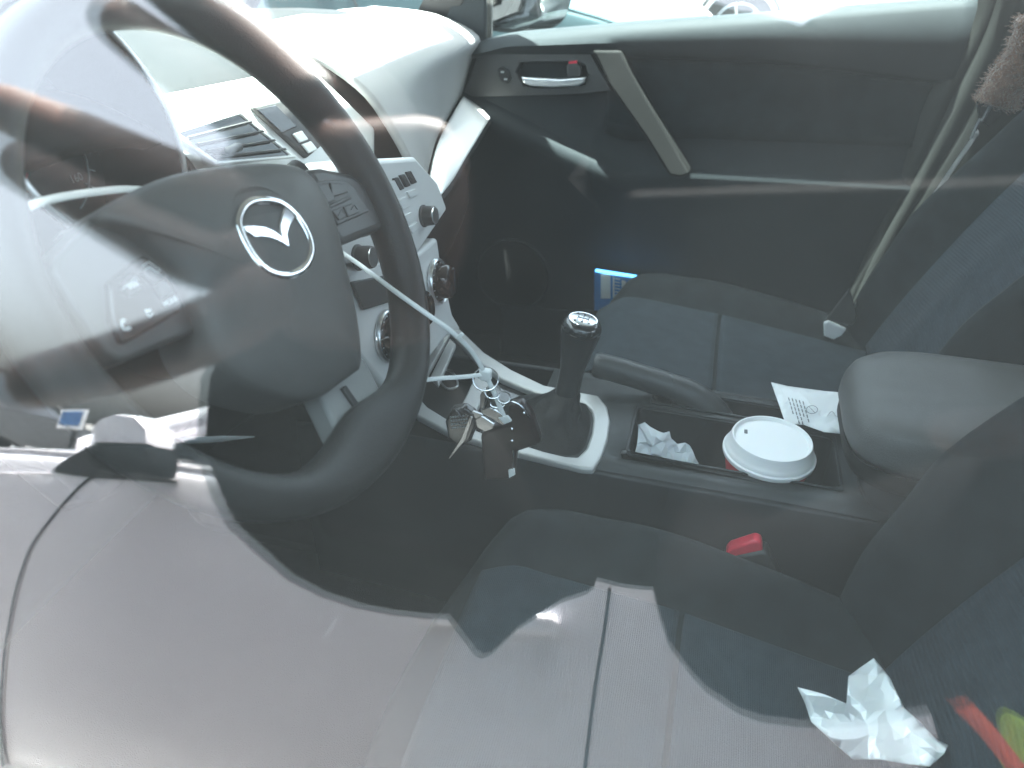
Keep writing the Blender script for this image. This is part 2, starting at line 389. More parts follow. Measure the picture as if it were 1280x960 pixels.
# ------------------------------------------------------------------ dashboard
db = thing('dashboard', (-.35, 0, .5), 'grey dashboard with silver trim, round air vents and a silver centre stack', 'dashboard')
DX = V((1, 0, 0))
prof = [(-.80, .93), (-.62, .965), (-.42, .982), (-.27, .975), (-.205, .955), (-.185, .925), (-.19, .88), (-.165, .80), (-.15, .72), (-.2, .6), (-.32, .5)]
g = []
for i in range(23):
    y = -.69+1.38*i/22; side = max(0, abs(y)-.45)/.24
    row = []
    for x, z in prof: row.append(V((x - .02*side*side + (.03*math.exp(-(y/.16)**2) if z < .9 else 0), y, z-.045*side*side)))
    g.append(row)
patch('dash_top', g, 'dash_plastic', db, 3, 1, solid=.01)
# gauge binnacle
gc = at(117, 160, x=-.115); gax = V((1, .0, .34)).normalized(); gref = V((0, 1, 0)); gup = gax.cross(gref)
def gl(a, b_, h): return gc + gref*a + gup*b_ + gax*h
GR = .077
gv = thing('instrument_cluster', gc-gax*.1, 'round speedometer in a deep silver-rimmed barrel behind the steering wheel', 'gauge')
b = MB(); n = 64
g = []
for r, h in ((GR+.009, -.10), (GR+.008, -.006), (GR+.005, .001), (GR, 0), (GR-.003, -.01), (GR-.010, -.068), (GR-.011, -.072)):
    g.append([gl(r*.98*math.cos(2*math.pi*k/n), r*1.12*math.sin(2*math.pi*k/n), h) for k in range(n)])
MB().grid(g, closed_v=True).build('barrel', 'dash_plastic', gv, angle=60)
MB().tube([gl((GR+.002)*.98*math.cos(2*math.pi*k/n), (GR+.002)*1.12*math.sin(2*math.pi*k/n), .0015) for k in range(n)], .0022, 8, closed=True).build('bezel_ring', 'satin_chrome', gv)
face = MB().prism([gl((GR-.009)*.98*math.cos(2*math.pi*k/n), (GR-.009)*1.12*math.sin(2*math.pi*k/n), -.071) for k in range(n)], -gax*.003).build('dial_face', 'gauge_face', gv)
b = MB()
for i in range(19):
    a = R(225-270*i/18); r0 = .052 if i % 2 else .049
    b.tube([gl(r0*math.cos(a), r0*math.sin(a), -.0705), gl(.058*math.cos(a), r0 and .058*math.sin(a), -.0705)], .0006 if i % 2 else .001, 5)
for k in range(9):
    a = R(225-270*k/8); s_ = str(20*k)
    tb = text('n', s_, 'print_white', 'raw', gl(.041*math.cos(a), .041*math.sin(a), -.0705), gref, gup, .0085); b.add(tb.v, tb.f)
b.build('dial_markings', 'print_grey', face)
a = R(225); MB().prism([gl(.002, .002, -.066), gl(-.002, -.002, -.066), gl(.05*math.cos(a), .05*math.sin(a)-.001, -.066), gl(.05*math.cos(a)-.001, .05*math.sin(a), -.066)], gax*.0015).build('needle', 'red_plastic', face)
MB().tube([gl(.05*math.cos(R(q)), .0535*math.sin(R(q)), -.0695) for q in range(-70, 75, 6)], .0008, 6).build('dial_arc', 'print_grey', face)
gl2 = gc - gref*.155 - gax*.008
b = MB(); g = []
for r, h in ((GR+.009, -.09), (GR+.008, -.006), (GR+.005, .001), (GR, 0), (GR-.003, -.01), (GR-.012, -.07), (.001, -.0705)):
    g.append([gl2 + gref*(r*.9*math.cos(2*math.pi*k/n)) + gup*(r*math.sin(2*math.pi*k/n)) + gax*h for k in range(n)])
MB().grid(g, closed_v=True).build('tachometer_barrel', 'dash_plastic', gv, angle=60)
# hood above the gauges
g = []
for x_, dz in ((-.40, .0), (-.28, .055), (-.18, .062), (-.128, .05), (-.118, .038), (-.135, .03)):
    g.append([V((x_, gc.y+yy, .93+dz*k)) for yy, k in ((-.34, -.4), (-.26, .55), (-.14, 1.25), (-.03, 1.45), (.05, 1.2), (.092, .45), (.105, -.6))])
patch('gauge_hood', g, 'dash_plastic', db, 5, 4, solid=.008)
# cowl between gauge and column
MB().prism([wl(-.16, .07, -.14), wl(.12, .07, -.14), wl(.10, -.10, -.12), wl(-.14, -.10, -.12)], -WN*.05).build('column_cowl', 'dash_plastic', db, bevel=.01)

# silver centre stack: upright face with the vents and the radio
SP = V((-.034, 0, .81)); SN = V((1, 0, .16)).normalized()
def sp(px, py, h=0): return atp(px, py, SP+SN*h, SN)
UP0 = at(215, 150, x=-.165)
UN = V((1, 0, .45)).normalized()
def up(px, py, h=0): return atp(px, py, V((-.155, 0, .90))+UN*h, UN)
bd = MB().prism([up(*p, .004) for p in [(196, 118), (330, 92), (400, 92), (470, 160), (470, 215), (420, 212), (330, 206), (205, 196)]], -UN*.035).build('silver_panel', 'silver_paint', db, bevel=.006, segs=3)
def vent(pxs, nsl, m='silver_paint'):
    o = [up(*p, .008) for p in pxs]; c = sum(o, V())/4; inn = [c+(p-c)*.87 for p in o]
    fr = MB().ring(o, inn, -UN*.012).build('air_vent', m, db, bevel=.002)
    MB().prism([p-UN*.002 for p in inn], -UN*.006).build('vent_cavity', 'gloss_black', fr)
    for i in range(nsl):
        t = (i+.7)/(nsl+.4)
        a = inn[0].lerp(inn[3], t); d = inn[1].lerp(inn[2], t); w = (inn[3]-inn[0])/nsl*.30
        MB().prism([a, d, d+w-UN*.0, a+w], UN*.004).build('slat', 'grey_plastic', fr, bevel=.0012)
    return fr, inn
vf, vi = vent([(212, 164), (302, 138), (372, 196), (270, 205)], 4)
MB().box(up(292, 186, .016), (.010, .022, .008)).build('vent_tab', 'grey_plastic', vf, bevel=.003)
dpn = MB().prism([up(*p, .010) for p in [(316, 133), (352, 124), (410, 176), (385, 197)]], -UN*.008).build('display_panel', 'grey_plastic', db, bevel=.003)
MB().prism([up(*p, .0125) for p in [(322, 137), (345, 131), (372, 158), (352, 166)]], -UN*.002).build('display_glass', 'tinted', dpn, bevel=.001)
for px in ([(367, 167), (378, 163), (386, 174), (376, 178)], [(378, 180), (389, 176), (398, 187), (387, 191)]): MB().prism([up(*p, .0135) for p in px], -UN*.003).build('button', 'silver_paint', dpn, bevel=.001)

# radio block
rd = MB().prism([sp(*p, .0) for p in [(432, 200), (520, 196), (548, 228), (560, 262), (524, 316), (508, 322), (430, 330), (395, 352), (395, 300), (400, 240)]], -SN*.05).build('radio', 'silver_paint', db, bevel=.006, segs=3)
for i in range(3):
    c0 = (497+8*i, 229-4*i)
    MB().prism([sp(c0[0]+dx, c0[1]+dy, .004) for dx, dy in ((-4, -6), (1, -7.5), (9, 7), (4, 9))], -SN*.004).build('button', 'grey_plastic', rd, bevel=.0008)
for px in ([(487, 228), (494, 225), (502, 241), (495, 245)], [(498, 250), (508, 246), (514, 258), (505, 262)], [(505, 270), (514, 265), (519, 274), (511, 279)], [(512, 284), (523, 277), (527, 285), (516, 292)], [(510, 240), (520, 236), (524, 244), (514, 248)]):
    MB().prism([sp(*p, .003) for p in px], -SN*.004).build('button', 'silver_paint', rd, bevel=.0007)
def knob(px, r, h, par, m='satin_chrome', name='knob'):
    c = sp(*px, 0)
    MB().lathe([(r*1.12, 0), (r*1.12, .002), (r, .003), (r*.97, h*.85), (r*.9, h), (r*.1, h)], c, SN, 28).build(name, 'grey_plastic', par, angle=50)
    MB().lathe([(r*.86, h-.001), (r*.84, h+.0012), (.0005, h+.0016)], c, SN, 28).build('knob_cap', m, par, angle=50)
knob((529, 270), .0125, .016, rd); knob((447, 322), .0125, .018, rd)
# climate panel: tall silver plate with three dials
cl = MB().prism([sp(*p, -.004) for p in [(395, 330), (440, 332), (520, 318), (547, 296), (552, 330), (566, 392), (578, 412), (560, 420), (520, 470), (495, 500), (470, 470), (445, 440)]], -SN*.05).build('climate_panel', 'silver_paint', db, bevel=.006, segs=3)
MB().prism([sp(*p, .001) for p in [(455, 388), (497, 375), (520, 362), (505, 340), (440, 352)]], -SN*.004).build('climate_inset', 'grey_plastic', cl, bevel=.002)
def dial(px, r):
    c = sp(*px, -.003)
    dd = MB().lathe([(r*1.30, 0), (r*1.30, .004), (r*1.22, .006), (r*1.14, .004)], c, SN, 40).build('dial', 'satin_chrome', cl, angle=50)
    MB().lathe([(r*1.14, .0035), (r*1.1, .005), (r*.98, .006), (r*.92, .020), (r*.8, .023), (.001, .0235)], c, SN, 40).build('dial_knob', 'gloss_black', dd, angle=50)
    x = SN.orthogonal().normalized(); MB().box(c+SN*.024, (.004, r*.3, r*1.6)).build('dial_grip', 'gloss_black', dd, bevel=.0015)
    b = MB(); y = V((0, 1, 0)); z = SN.cross(y)
    for k in range(11):
        a = R(-30+24*k); b.box(c + (y*math.cos(a)+z*math.sin(a))*r*1.04+SN*.0058, (.0008, .002, .001))
    b.build('dial_ticks', 'print_white', dd)
dial((484, 420), .024); dial((546, 352), .024); dial((515, 386), .024)
# passenger side of the fascia
yk = [.13, .22, .35, .48, .60, .66]
def edge(tab): return lambda y: lerp(tab, y)
lo = [at(*p, y=yy) for p, yy in [((552, 243), .15), ((566, 225), .22), ((583, 196), .36), ((600, 168), .50), ((611, 150), .62), ((614, 146), .68)]]
hi = [at(*p, y=yy) for p, yy in [((535, 236), .15), ((541, 205), .22), ((549, 175), .36), ((563, 148), .50), ((577, 124), .62), ((580, 120), .68)]]
top = [V((-.15, p.y, .935-.03*max(0, p.y-.4))) for p in hi]
bk = [V((-.235, p.y, .975-.05*max(0, p.y-.4))) for p in hi]; bk2 = [V((-.36, p.y, .983-.05*max(0, p.y-.4))) for p in hi]
patch('passenger_trim', [lo, [a.lerp(c, .5)+V((.006, 0, 0)) for a, c in zip(lo, hi)], hi], 'silver_paint', db, 5, 4, solid=.012)
patch('passenger_fascia', [[p+V((-.004, 0, .002)) for p in hi], [(p*.5+q*.5)+V((.0, 0, .012)) for p, q in zip(hi, top)], top, bk, bk2], 'fascia_sunlit', db, 5, 4, solid=.01)
patch('glovebox', [[p+V((-.008, 0, -.002)) for p in lo], [V((p.x-.06, p.y, .70)) for p in lo], [V((p.x-.07, p.y, .58)) for p in lo], [V((p.x-.18, p.y, .50)) for p in lo]], 'dash_plastic', db, 5, 4, solid=.012)
# round passenger vent
pc = at(540, 76, y=.585); pax = V((1, -.28, .05)).normalized()
pv = MB(); pv.tube([pc + (V((.28, 1, 0)).normalized()*math.cos(q) + V((0, 0, 1))*math.sin(q))*.038 for q in [2*math.pi*k/48 for k in range(48)]], .0045, 10, closed=True)
pvo = pv.build('air_vent', 'satin_chrome', db)
MB().lathe([(.037, -.006), (.035, .001), (.03, .004), (.001, .006)], pc, pax, 40).build('vent_disc', 'grey_plastic', pvo)
MB().box(pc+pax*.006, (.004, .06, .005)).build('vent_slat', 'button_black', pvo, bevel=.001)

# ------------------------------------------------------------------ centre console
ZC = .575
cc_ = thing('centre_console', (.3, 0, .3), 'black plastic centre console with silver gear surround and open cup holder bin', 'console')
g = []
for x, zt, wl_, wr in ((-.16, .56, -.105, .115), (-.02, .572, -.108, .115), (.15, .574, -.112, .112), (.30, .575, -.114, .11), (.45, .575, -.114, .108), (.54, .572, -.112, .106), (.60, .56, -.108, .104)):
    g.append([V((x, wl_+.004, .28)), V((x, wl_-.002, .42)), V((x, wl_, zt-.035)), V((x, wl_+.001, zt-.006)), V((x, wl_+.006, zt))])
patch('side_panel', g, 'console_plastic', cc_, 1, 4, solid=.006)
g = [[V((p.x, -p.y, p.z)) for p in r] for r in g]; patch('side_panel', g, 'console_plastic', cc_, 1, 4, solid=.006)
def zc(px, py, z=ZC): return at(px, py, z=z)
# top sheet with a hole for the bin, built as strips round it
BX0, BX1, BY0, BY1 = .268, .512, -.068, .036
HX0, HX1, HY0, HY1 = .285, .46, .052, .088
def strip(pts): return pts
b = MB()
def rect(x0, x1, y0, y1): b.prism([V((x0, y0, ZC-.012)), V((x1, y0, ZC-.012)), V((x1, y1, ZC-.012)), V((x0, y1, ZC-.012))], V((0, 0, .012)))
xs = [.14, BX0, HX0, HX1, BX1, .56]; ys = [-.108, BY0, BY1, HY0, HY1, .104]
for i in range(5):
    for j in range(5):
        xm, ym = (xs[i]+xs[i+1])/2, (ys[j]+ys[j+1])/2
        if BX0 < xm < BX1 and BY0 < ym < BY1: continue
        if HX0 < xm < HX1 and HY0 < ym < HY1: continue
        v = [V((xs[i], ys[j], ZC)), V((xs[i+1], ys[j], ZC)), V((xs[i+1], ys[j+1], ZC)), V((xs[i], ys[j+1], ZC))]; b.add(v, [(0, 1, 2, 3)])
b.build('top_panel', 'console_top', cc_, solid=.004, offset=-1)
def bin_(name, x0, x1, y0, y1, depth):
    r = .012; o = []
    for cx, cy, a0 in ((x1-r, y1-r, 0), (x0+r, y1-r, 90), (x0+r, y0+r, 180), (x1-r, y0+r, 270)):
        o += [V((cx+r*math.cos(R(a0+q)), cy+r*math.sin(R(a0+q)), 0)) for q in (0, 30, 60, 90)]
    b = MB(); b.grid([[p+V((0, 0, ZC-.001)) for p in o], [p+V((0, 0, ZC-depth)) for p in o]], closed_v=True); n = len(o)
    b.f.append(tuple(range(n, 2*n))); 
    b.build(name, 'console_plastic', cc_, angle=50)
    rim = [V((x0-.001, y0-.001, 0)), V((x1+.001, y0-.001, 0)), V((x1+.001, y1+.001, 0)), V((x0-.001, y1+.001, 0))]
    rimo = []
    for cx, cy, a0 in ((x1, y1, 0), (x0, y1, 90), (x0, y0, 180), (x1, y0, 270)):
        rimo += [V((cx+.003*math.cos(R(a0+q)), cy+.003*math.sin(R(a0+q)), 0)) for q in (0, 30, 60, 90)]
    MB().ring([p+V((0, 0, ZC+.0005)) for p in rimo], [p*1+V((0, 0, ZC+.0005)) for p in o], V((0, 0, .0025))).build(name+'_rim', 'console_plastic', cc_, bevel=.0008)
bin_('cup_bin', BX0, BX1, BY0, BY1, .075)
bin_('brake_slot', HX0, HX1, HY0, HY1, .05)
# raised lip in front of the bin with a finger scoop
lipy = -.079
L = [at(776, 592, y=lipy), at(1024, 640, y=lipy), at(1026, 617, y=lipy), at(900, 598, y=lipy), at(842, 585, y=lipy), at(828, 588, y=lipy), at(812, 588, y=lipy), at(795, 577, y=lipy), at(783, 567, y=lipy), at(775, 567, y=lipy)]
L[0].z = ZC-.004; L[1].z = ZC-.004
MB().prism(L, V((0, .009, 0))).build('bin_lip', 'console_plastic', cc_, bevel=.002)
# silver surround
ZS = .580
outr = [(562, 398), (578, 414), (605, 440), (640, 462), (680, 481), (720, 489), (748, 494), (759, 508), (763, 525), (760, 548), (752, 570), (742, 586), (728, 585), (690, 576), (645, 565), (600, 552), (560, 540), (523, 520), (505, 500)]
inn = [(563, 415), (575, 428), (598, 452), (628, 474), (668, 490), (715, 500), (732, 504), (740, 512), (742, 522), (740, 540), (733, 560), (722, 571), (705, 570), (680, 564), (645, 553), (602, 540), (563, 526), (534, 508), (520, 492)]
sr_ = MB().ring([at(*p, z=ZS) for p in outr], [at(*p, z=ZS) for p in inn], V((0, 0, -.010))).build('gear_surround', 'console_silver', cc_, bevel=.003, segs=3, angle=50)
MB().prism([at(*p, z=ZS+.001) for p in [(594, 470), (612, 478), (588, 530), (568, 524)]], V((0, 0, -.008))).build('surround_bridge', 'console_silver', sr_, bevel=.002)
MB().prism([at(*p, z=ZS-.002) for p in [(538, 470), (562, 422), (570, 430), (548, 480)]], V((0, 0, -.008))).build('surround_bridge', 'console_silver', sr_, bevel=.002)
MB().prism([at(*p, z=ZC-.004) for p in [(600, 540), (620, 480), (668, 494), (730, 508), (736, 540), (722, 566)]], V((0, 0, -.004))).build('gear_plate', 'gloss_black', cc_)
MB().prism([at(*p, z=ZC-.045) for p in [(510, 500), (560, 410), (620, 470), (590, 545)]], V((0, 0, -.004))).build('front_tray', 'button_black', cc_)
b = MB(); b.tube(spline([at(*p, z=ZC-.02) for p in [(550, 466), (556, 462), (568, 468), (572, 482), (560, 486), (550, 476)]], 4, True), .0016, 8, closed=True); b.build('socket_ring', 'satin_chrome', cc_)
# rear pedestal under the armrest
g = []
for z, x0, y0, x1 in ((.572, .535, -.100, .80), (.60, .522, -.088, .80), (.63, .52, -.075, .80), (.655, .53, -.06, .8)):
    g.append([V((x1, y0-.012, z)), V((x0+.08, y0-.012, z)), V((x0+.02, y0+.004, z)), V((x0, y0+.04, z)), V((x0, .06, z)), V((x0+.03, .10, z)), V((x1, .10, z))])
patch('armrest_pedestal', g, 'console_plastic', cc_, 5, 4, solid=.006)
MB().box((.70, 0, .44), (.28, .20, .262)).build('rear_block', 'console_plastic', cc_, bevel=.01)

# armrest
ar = thing('armrest', (.66, .02, .62), 'padded grey armrest lid at the back of the console beside the driver seat', 'armrest')
def ring_arm(z, gx, gy0, gy1):
    return [V((.505-gx+.30*0, y, z)) for y in ()]
o = [V((1.02, -.112, 0)), V((.64, -.112, 0)), V((.56, -.108, 0)), V((.519, -.092, 0)), V((.503, -.060, 0)), V((.502, .0, 0)), V((.504, .045, 0)), V((.518, .075, 0)), V((.555, .096, 0)), V((.64, .104, 0)), V((1.02, .104, 0))]
o = spline(o, 4); cx = V((.80, 0, 0))
def sc_(p, k, z):
    if p.x > .9: return V((p.x, p.y*(1-k), z))
    return V((cx.x+(p.x-cx.x)*(1-k*.7), p.y*(1-k), z))
def sc_old(p, k, z):  # inset towards the middle
    return V((cx.x+(p.x-cx.x)*(1-k), p.y*(1-k*1.9), z))
g = [[sc_(p, k, z) for p in o] for k, z in ((.22, .628), (.10, .629), (.03, .632), (.0, .642), (.0, .650), (.006, .662), (.03, .674), (.07, .681), (.16, .685), (.35, .687), (.6, .688), (.98, .688))]
MB().grid(g).build('lid_pad', 'armrest_skin', ar, angle=80)
g = [[sc_(p, k, z) for p in o] for k, z in ((.30, .598), (.14, .600), (.05, .606), (.02, .618), (.018, .632), (.10, .634))]
MB().grid(g).build('lid_base', 'dash_plastic', ar, angle=80)

# gear lever
gk = at(727, 408, y=-.012); gb = V((.172, -.018, ZC))
gv_ = thing('gear_lever', gb, 'black gear lever with leather boot standing in the silver surround', 'gear lever')
ax = (gk-V((.178, -.014, .60))).normalized()
c0 = gk
MB().lathe([(.0150, -.098), (.0145, -.075), (.0150, -.062), (.0175, -.045), (.0215, -.025), (.0238, -.010), (.0240, -.004)], c0, ax, 36).build('knob', 'knob_leather', gv_, angle=60)
kr = MB().lathe([(.0243, -.004), (.0246, -.001), (.0236, .003), (.0205, .0075), (.0165, .0095)], c0, ax, 36).build('knob_collar', 'knob_gloss', gv_, angle=60)
kc = MB().lathe([(.0168, .0092), (.0165, .0102), (.0155, .0108), (.0005, .0112)], c0, ax, 36).build('knob_cap', 'satin_chrome', gv_, angle=60)
MB().tube([c0 + ax*.0098 + (V((1, 0, 0)).cross(ax).normalized()*math.cos(q)+ax.cross(V((1, 0, 0)).cross(ax)).normalized()*math.sin(q))*.0170 for q in [2*math.pi*k/40 for k in range(40)]], .0008, 6, closed=True).build('cap_ring', 'chrome', kc)
kx = (V((1, 0, 0))-ax*ax.x).normalized(); ky = ax.cross(kx)
b = MB()
for i in (-1, 0, 1):
    b.tube([c0+ax*.0114+kx*(.0065*i)-ky*.007, c0+ax*.0114+kx*(.0065*i)+ky*.007], .0005, 5)
b.tube([c0+ax*.0114-kx*.0065, c0+ax*.0114+kx*.0065], .0005, 5)
for i in (-1, 0, 1):
    for sgn in (-1, 1):
        b.box(c0+ax*.0113+kx*(.0085*i)+ky*sgn*.0098, (.002, .002, .0012))
b.build('shift_pattern', 'ink', kc)
base_px = [(628, 505), (668, 494), (712, 503), (733, 510), (738, 524), (735, 545), (724, 566), (700, 568), (668, 560), (640, 550), (622, 530)]
bb = spline([at(*p, z=ZC+.001) for p in base_px], 4, True); bc = sum(bb, V())/len(bb); topc = c0-ax*.094
g = []
for i in range(13):
    t = i/12; row = []
    for k, p in enumerate(bb):
        q = 2*math.pi*k/len(bb)
        r = (p-bc); rr = r.length*(1-t)**1.15*(1-.25*math.sin(math.pi*t)) + .0158*t
        fold = 1+.10*math.sin(math.pi*t)*math.sin(q*4+t*5)+.05*math.sin(math.pi*t)*math.sin(q*9-t*9)+.06*math.sin(t*15)*(1-t)
        cen = bc.lerp(topc, t**.85)
        row.append(cen + r.normalized()*rr*fold + V((0, 0, 0)))
    g.append(row)
MB().grid(g, closed_v=True).build('boot', 'leather_boot', gv_, angle=70)

# handbrake
hb = thing('handbrake', (.40, .07, ZC), 'dark grey handbrake lever rising beside the cup holder bin', 'handbrake')
hp = [at(*p, y=.07) for p in [(742, 455), (770, 462), (810, 474), (838, 483), (860, 492), (880, 506), (898, 526), (915, 560)]]
hpts = spline(hp, 4); nn = len(hpts)
MB().tube(hpts[:13], [.014]+[.0175]*12, 18, flat=1).build('grip', 'grip_grey', hb)
MB().tube(hpts[12:], [.0175+.004*math.sin(i/(nn-12)*2.4) for i in range(nn-12)], 18).build('lever', 'grey_plastic', hb).data.materials[0] = MATS['grip_grey']
MB().prism([at(*p, y=.062) for p in [(838, 515), (850, 492), (885, 505), (925, 540), (932, 575), (900, 580), (835, 548)]], V((0, .03, 0))).build('base_shroud', 'grip_grey', hb, bevel=.004)

# ------------------------------------------------------------------ coffee cup
cupc = at(962, 561, y=-.022); cdist = (cupc-CAM).dot(_f); cr_ = 113/2/F*cdist
cupz = cupc.z
cp = thing('coffee_cup', (cupc.x, cupc.y, ZC-.075), 'red paper coffee cup with a white plastic lid in the cup holder', 'cup')
cpl = V((cupc.x, cupc.y, cupz))
k = cr_
MB().lathe([(k*.66, -(cupz-ZC+.072)), (k*.955, -.007), (k*.955, -.004)], cpl, (0, 0, 1), 40).build('cup_body', 'cup_red', cp, angle=50)
MB().lathe([(k*.92, -.0085), (k*.985, -.009), (k*1.0, -.007), (k*1.0, -.0035), (k*.965, -.002), (k*.955, .001), (k*.93, .003), (k*.895, .006), (k*.87, .014), (k*.85, .0165), (k*.82, .0165), (k*.79, .0135), (k*.775, .0125), (k*.3, .0125), (.001, .0125)], cpl, (0, 0, 1), 56).build('lid', 'lid_white', cp, angle=30)
MB().box(cpl+V((-k*.55, .01, .0127)), (.004, .008, .001)).build('sip_hole', 'ink', bpy.data.objects['lid'], bevel=.0004)

# tissues, packet
def fn_bin(u, v, s):
    p = at(u, v, y=-.045+.00025*(u-835)); h = ridged(p.x, p.z*1.4, s, 30)
    return p + V((0, .012*(h-.9), 0.006*(h-.9)))
tb = crumple('crumpled_tissue', [(797, 534), (812, 537), (822, 541), (836, 545), (838, 553), (846, 560), (856, 557), (866, 564), (874, 577), (872, 592), (845, 596), (815, 594), (795, 590), (791, 575), (796, 558)], 'paper_white', None, fn_bin, step=6, seed=2)
tag(tb, 'small crumpled white tissue stuffed in the cup holder beside the coffee cup', 'tissue')
def fn_seat(u, v, s):
    zz = .545; p = at(u, v, z=zz)
    big = .030*max(0, 1-abs((u-1085)-(v-890)*.35)/90)
    h = ridged(p.x, p.y, s, 11)
    return at(u, v, z=zz+big+.030*(h-.75))
ts = crumple('crumpled_bag', [(1092, 823), (1112, 847), (1118, 860), (1130, 885), (1152, 905), (1172, 926), (1185, 932), (1180, 942), (1162, 958), (1135, 955), (1100, 949), (1066, 949), (1040, 926), (1014, 902), (1006, 878), (997, 859), (1030, 868), (1058, 880), (1061, 845), (1075, 835)], 'paper_white', None, fn_seat, step=11, seed=5)
tag(ts, 'large crumpled white paper napkin lying on the black driver seat', 'napkin')
def fn_pkt(u, v, s):
    p = at(u, v, z=.585); return at(u, v, z=.585 + .006*ridged(p.x, p.y, 3, 14)-.004)
pk = thing('paper_packet', at(1015, 512, z=.58), 'flat white printed packet lying on the console edge by the armrest', 'packet')
crumple('wrapper', [(964, 478), (985, 483), (1030, 489), (1066, 492), (1075, 545), (1062, 543), (1030, 540), (1005, 531), (982, 529)], 'paper_white', pk, fn_pkt, step=7, seed=1)
b = MB(); rnd = random.Random(3)
def pp(u, v): return at(u, v, z=.5925)
for i in range(5):
    x0 = 985+i*4.5; n = rnd.randint(4, 6)
    for j in range(n):
        y0 = 497+i*1.2+j*5.5
        if y0 < 530 - i: b.prism([pp(x0+j*1.6, y0), pp(x0+j*1.6+1.3, y0), pp(x0+j*1.6+2.4, y0+4), pp(x0+j*1.6+1.1, y0+4)], V((0, 0, .0003)))
b.tube([pp(1015+7*math.cos(q), 512+5*math.sin(q)) for q in [2*math.pi*k/20 for k in range(20)]], .0004, 5, closed=True)
b.tube([pp(1011, 508), pp(1019, 516)], .0004, 5)
b.tube(spline([pp(1034, 520), pp(1040, 514), pp(1046, 521), pp(1053, 512)], 3), .0003, 5)
b.build('printing', 'ink', pk)

# ------------------------------------------------------------------ seats
def make_seat(name, cy, label, tabz, cush, back, ins_c, ins_b, hy=.255):
    """cush/back: functions of (u along, s across -1..1) giving surface points"""
    s = thing(name, (.35, cy, .30), label, 'car seat')
    def grid(fn, us, ss): return [[fn(u, q) for q in ss] for u in us]
    us = [i/10 for i in range(11)]
    ss = [-1, -.97, -.9, -.8, -.7, -.62, -.56, -.5, -.3, 0, .3, .5, .56, .62, .7, .8, .9, .97, 1]
    patch('cushion', grid(cush, us, ss), 'seat_fabric', s, 3, 3, solid=.015)
    patch('backrest', grid(back, us, ss), 'seat_fabric', s, 3, 3, solid=.015)
    def off(fn, d, e=.004):
        def k(u, q):
            a = fn(u, q); du = fn(min(1, u+.02), q)-fn(max(0, u-.02), q); dq = fn(u, min(1, q+.02))-fn(u, max(-1, q-.02))
            nn = du.cross(dq).normalized(); return a + nn*d
        return k
    sg = 1
    ct = (cush(.5, .02)-cush(.5, 0)).cross(cush(.52, 0)-cush(.5, 0)); sg = -1 if ct.z > 0 else 1
    ui = [ins_c[0]+(ins_c[1]-ins_c[0])*i/8 for i in range(9)]; si = [-.54, -.5, -.35, -.15, 0, .15, .35, .5, .54]
    mid = ins_c[2]
    for a, e in ((ins_c[0], mid-.006), (mid+.006, ins_c[1])):
        patch('cushion_insert', grid(off(cush, .003*sg), [a+(e-a)*i/6 for i in range(7)], si), 'seat_insert', s, 3, 3, solid=.008)
    ct = (back(.5, .02)-back(.5, 0)).cross(back(.52, 0)-back(.5, 0)); sg = -1 if ct.x < 0 else 1
    sg = -sg if ct.x > 0 else sg
    du = back(.52, 0)-back(.48, 0); dq = back(.5, .02)-back(.5, -.02); sgn = 1 if du.cross(dq).x < 0 else -1
    patch('backrest_insert', grid(off(back, .003*sgn), [ins_b[0]+(ins_b[1]-ins_b[0])*i/8 for i in range(9)], si), 'seat_insert', s, 3, 3, solid=.008)
    return s
def seatfns(cy, x0, x1, zf, zm, zr, bx, hwc, hwb, bol, bolb, lean, skew=0):
    def bprof(s): 
        a = abs(s)
        if a < .52: return 0
        if a < .80: t = (a-.52)/.28; return t*t*(3-2*t)
        t = (a-.80)/.2; return 1-1.9*t*t
    def cush(u, s):
        x = x0+(x1-x0)*u; z = lerp([(0, zf-.10), (.05, zf-.035), (.14, zf), (.5, zm), (.85, zr), (1, zr-.01)], u)
        w = hwc*lerp([(0, .90), (.15, 1), (1, .98)], u)
        bb = bol*lerp([(0, .0), (.12, .55), (.4, 1), (.75, .85), (1, .35)], u)
        xx = x + .012*(1-abs(s))*(-1 if u < .1 else 0) + .03*abs(s)**4*(1-u)
        z2 = z + bb*bprof(s); 
        if abs(s) > .92: z2 -= (abs(s)-.92)/.08*.10
        return V((xx, cy+s*w, z2))
    def back(u, s):
        z = zr-.06 + .70*u*math.cos(R(lean)); x = bx + .70*u*math.sin(R(lean))
        w = hwb*lerp([(0, .92), (.2, 1.0), (.5, 1.03), (.8, .93), (1, .7)], u)
        bb = bolb*lerp([(0, .3), (.15, .75), (.4, 1), (.7, .7), (1, .1)], u)
        d = bb*bprof(s)
        if abs(s) > .92: d -= (abs(s)-.92)/.08*.12
        lum = .02*math.sin(min(1, u*1.6)*math.pi)*(1-abs(s))
        return V((x-d-lum, cy+s*w, z + d*.35))
    return cush, back
cu, ba = seatfns(-.365, .085, .60, .530, .515, .480, .545, .228, .25, .044, .092, 24)
DS = make_seat('driver_seat', -.365, 'black fabric driver seat nearest the window with a crumpled napkin on it', 0, cu, ba, (.10, .98, .52), (.08, .80))
cu2, ba2 = seatfns(.335, .125, .64, .530, .515, .490, .605, .245, .245, .033, .070, 24)
PS = make_seat('passenger_seat', .335, 'black fabric passenger seat beyond the console and gear lever', 0, cu2, ba2, (.06, .98, .47), (.10, .78))
for o_, c_ in ((DS, cu), (PS, cu2)):
    m0 = c_(.5, 0); MB().box((m0.x+.02, m0.y, .40), (.42, .40, .14)).build('seat_base', 'carpet', o_, bevel=.02)

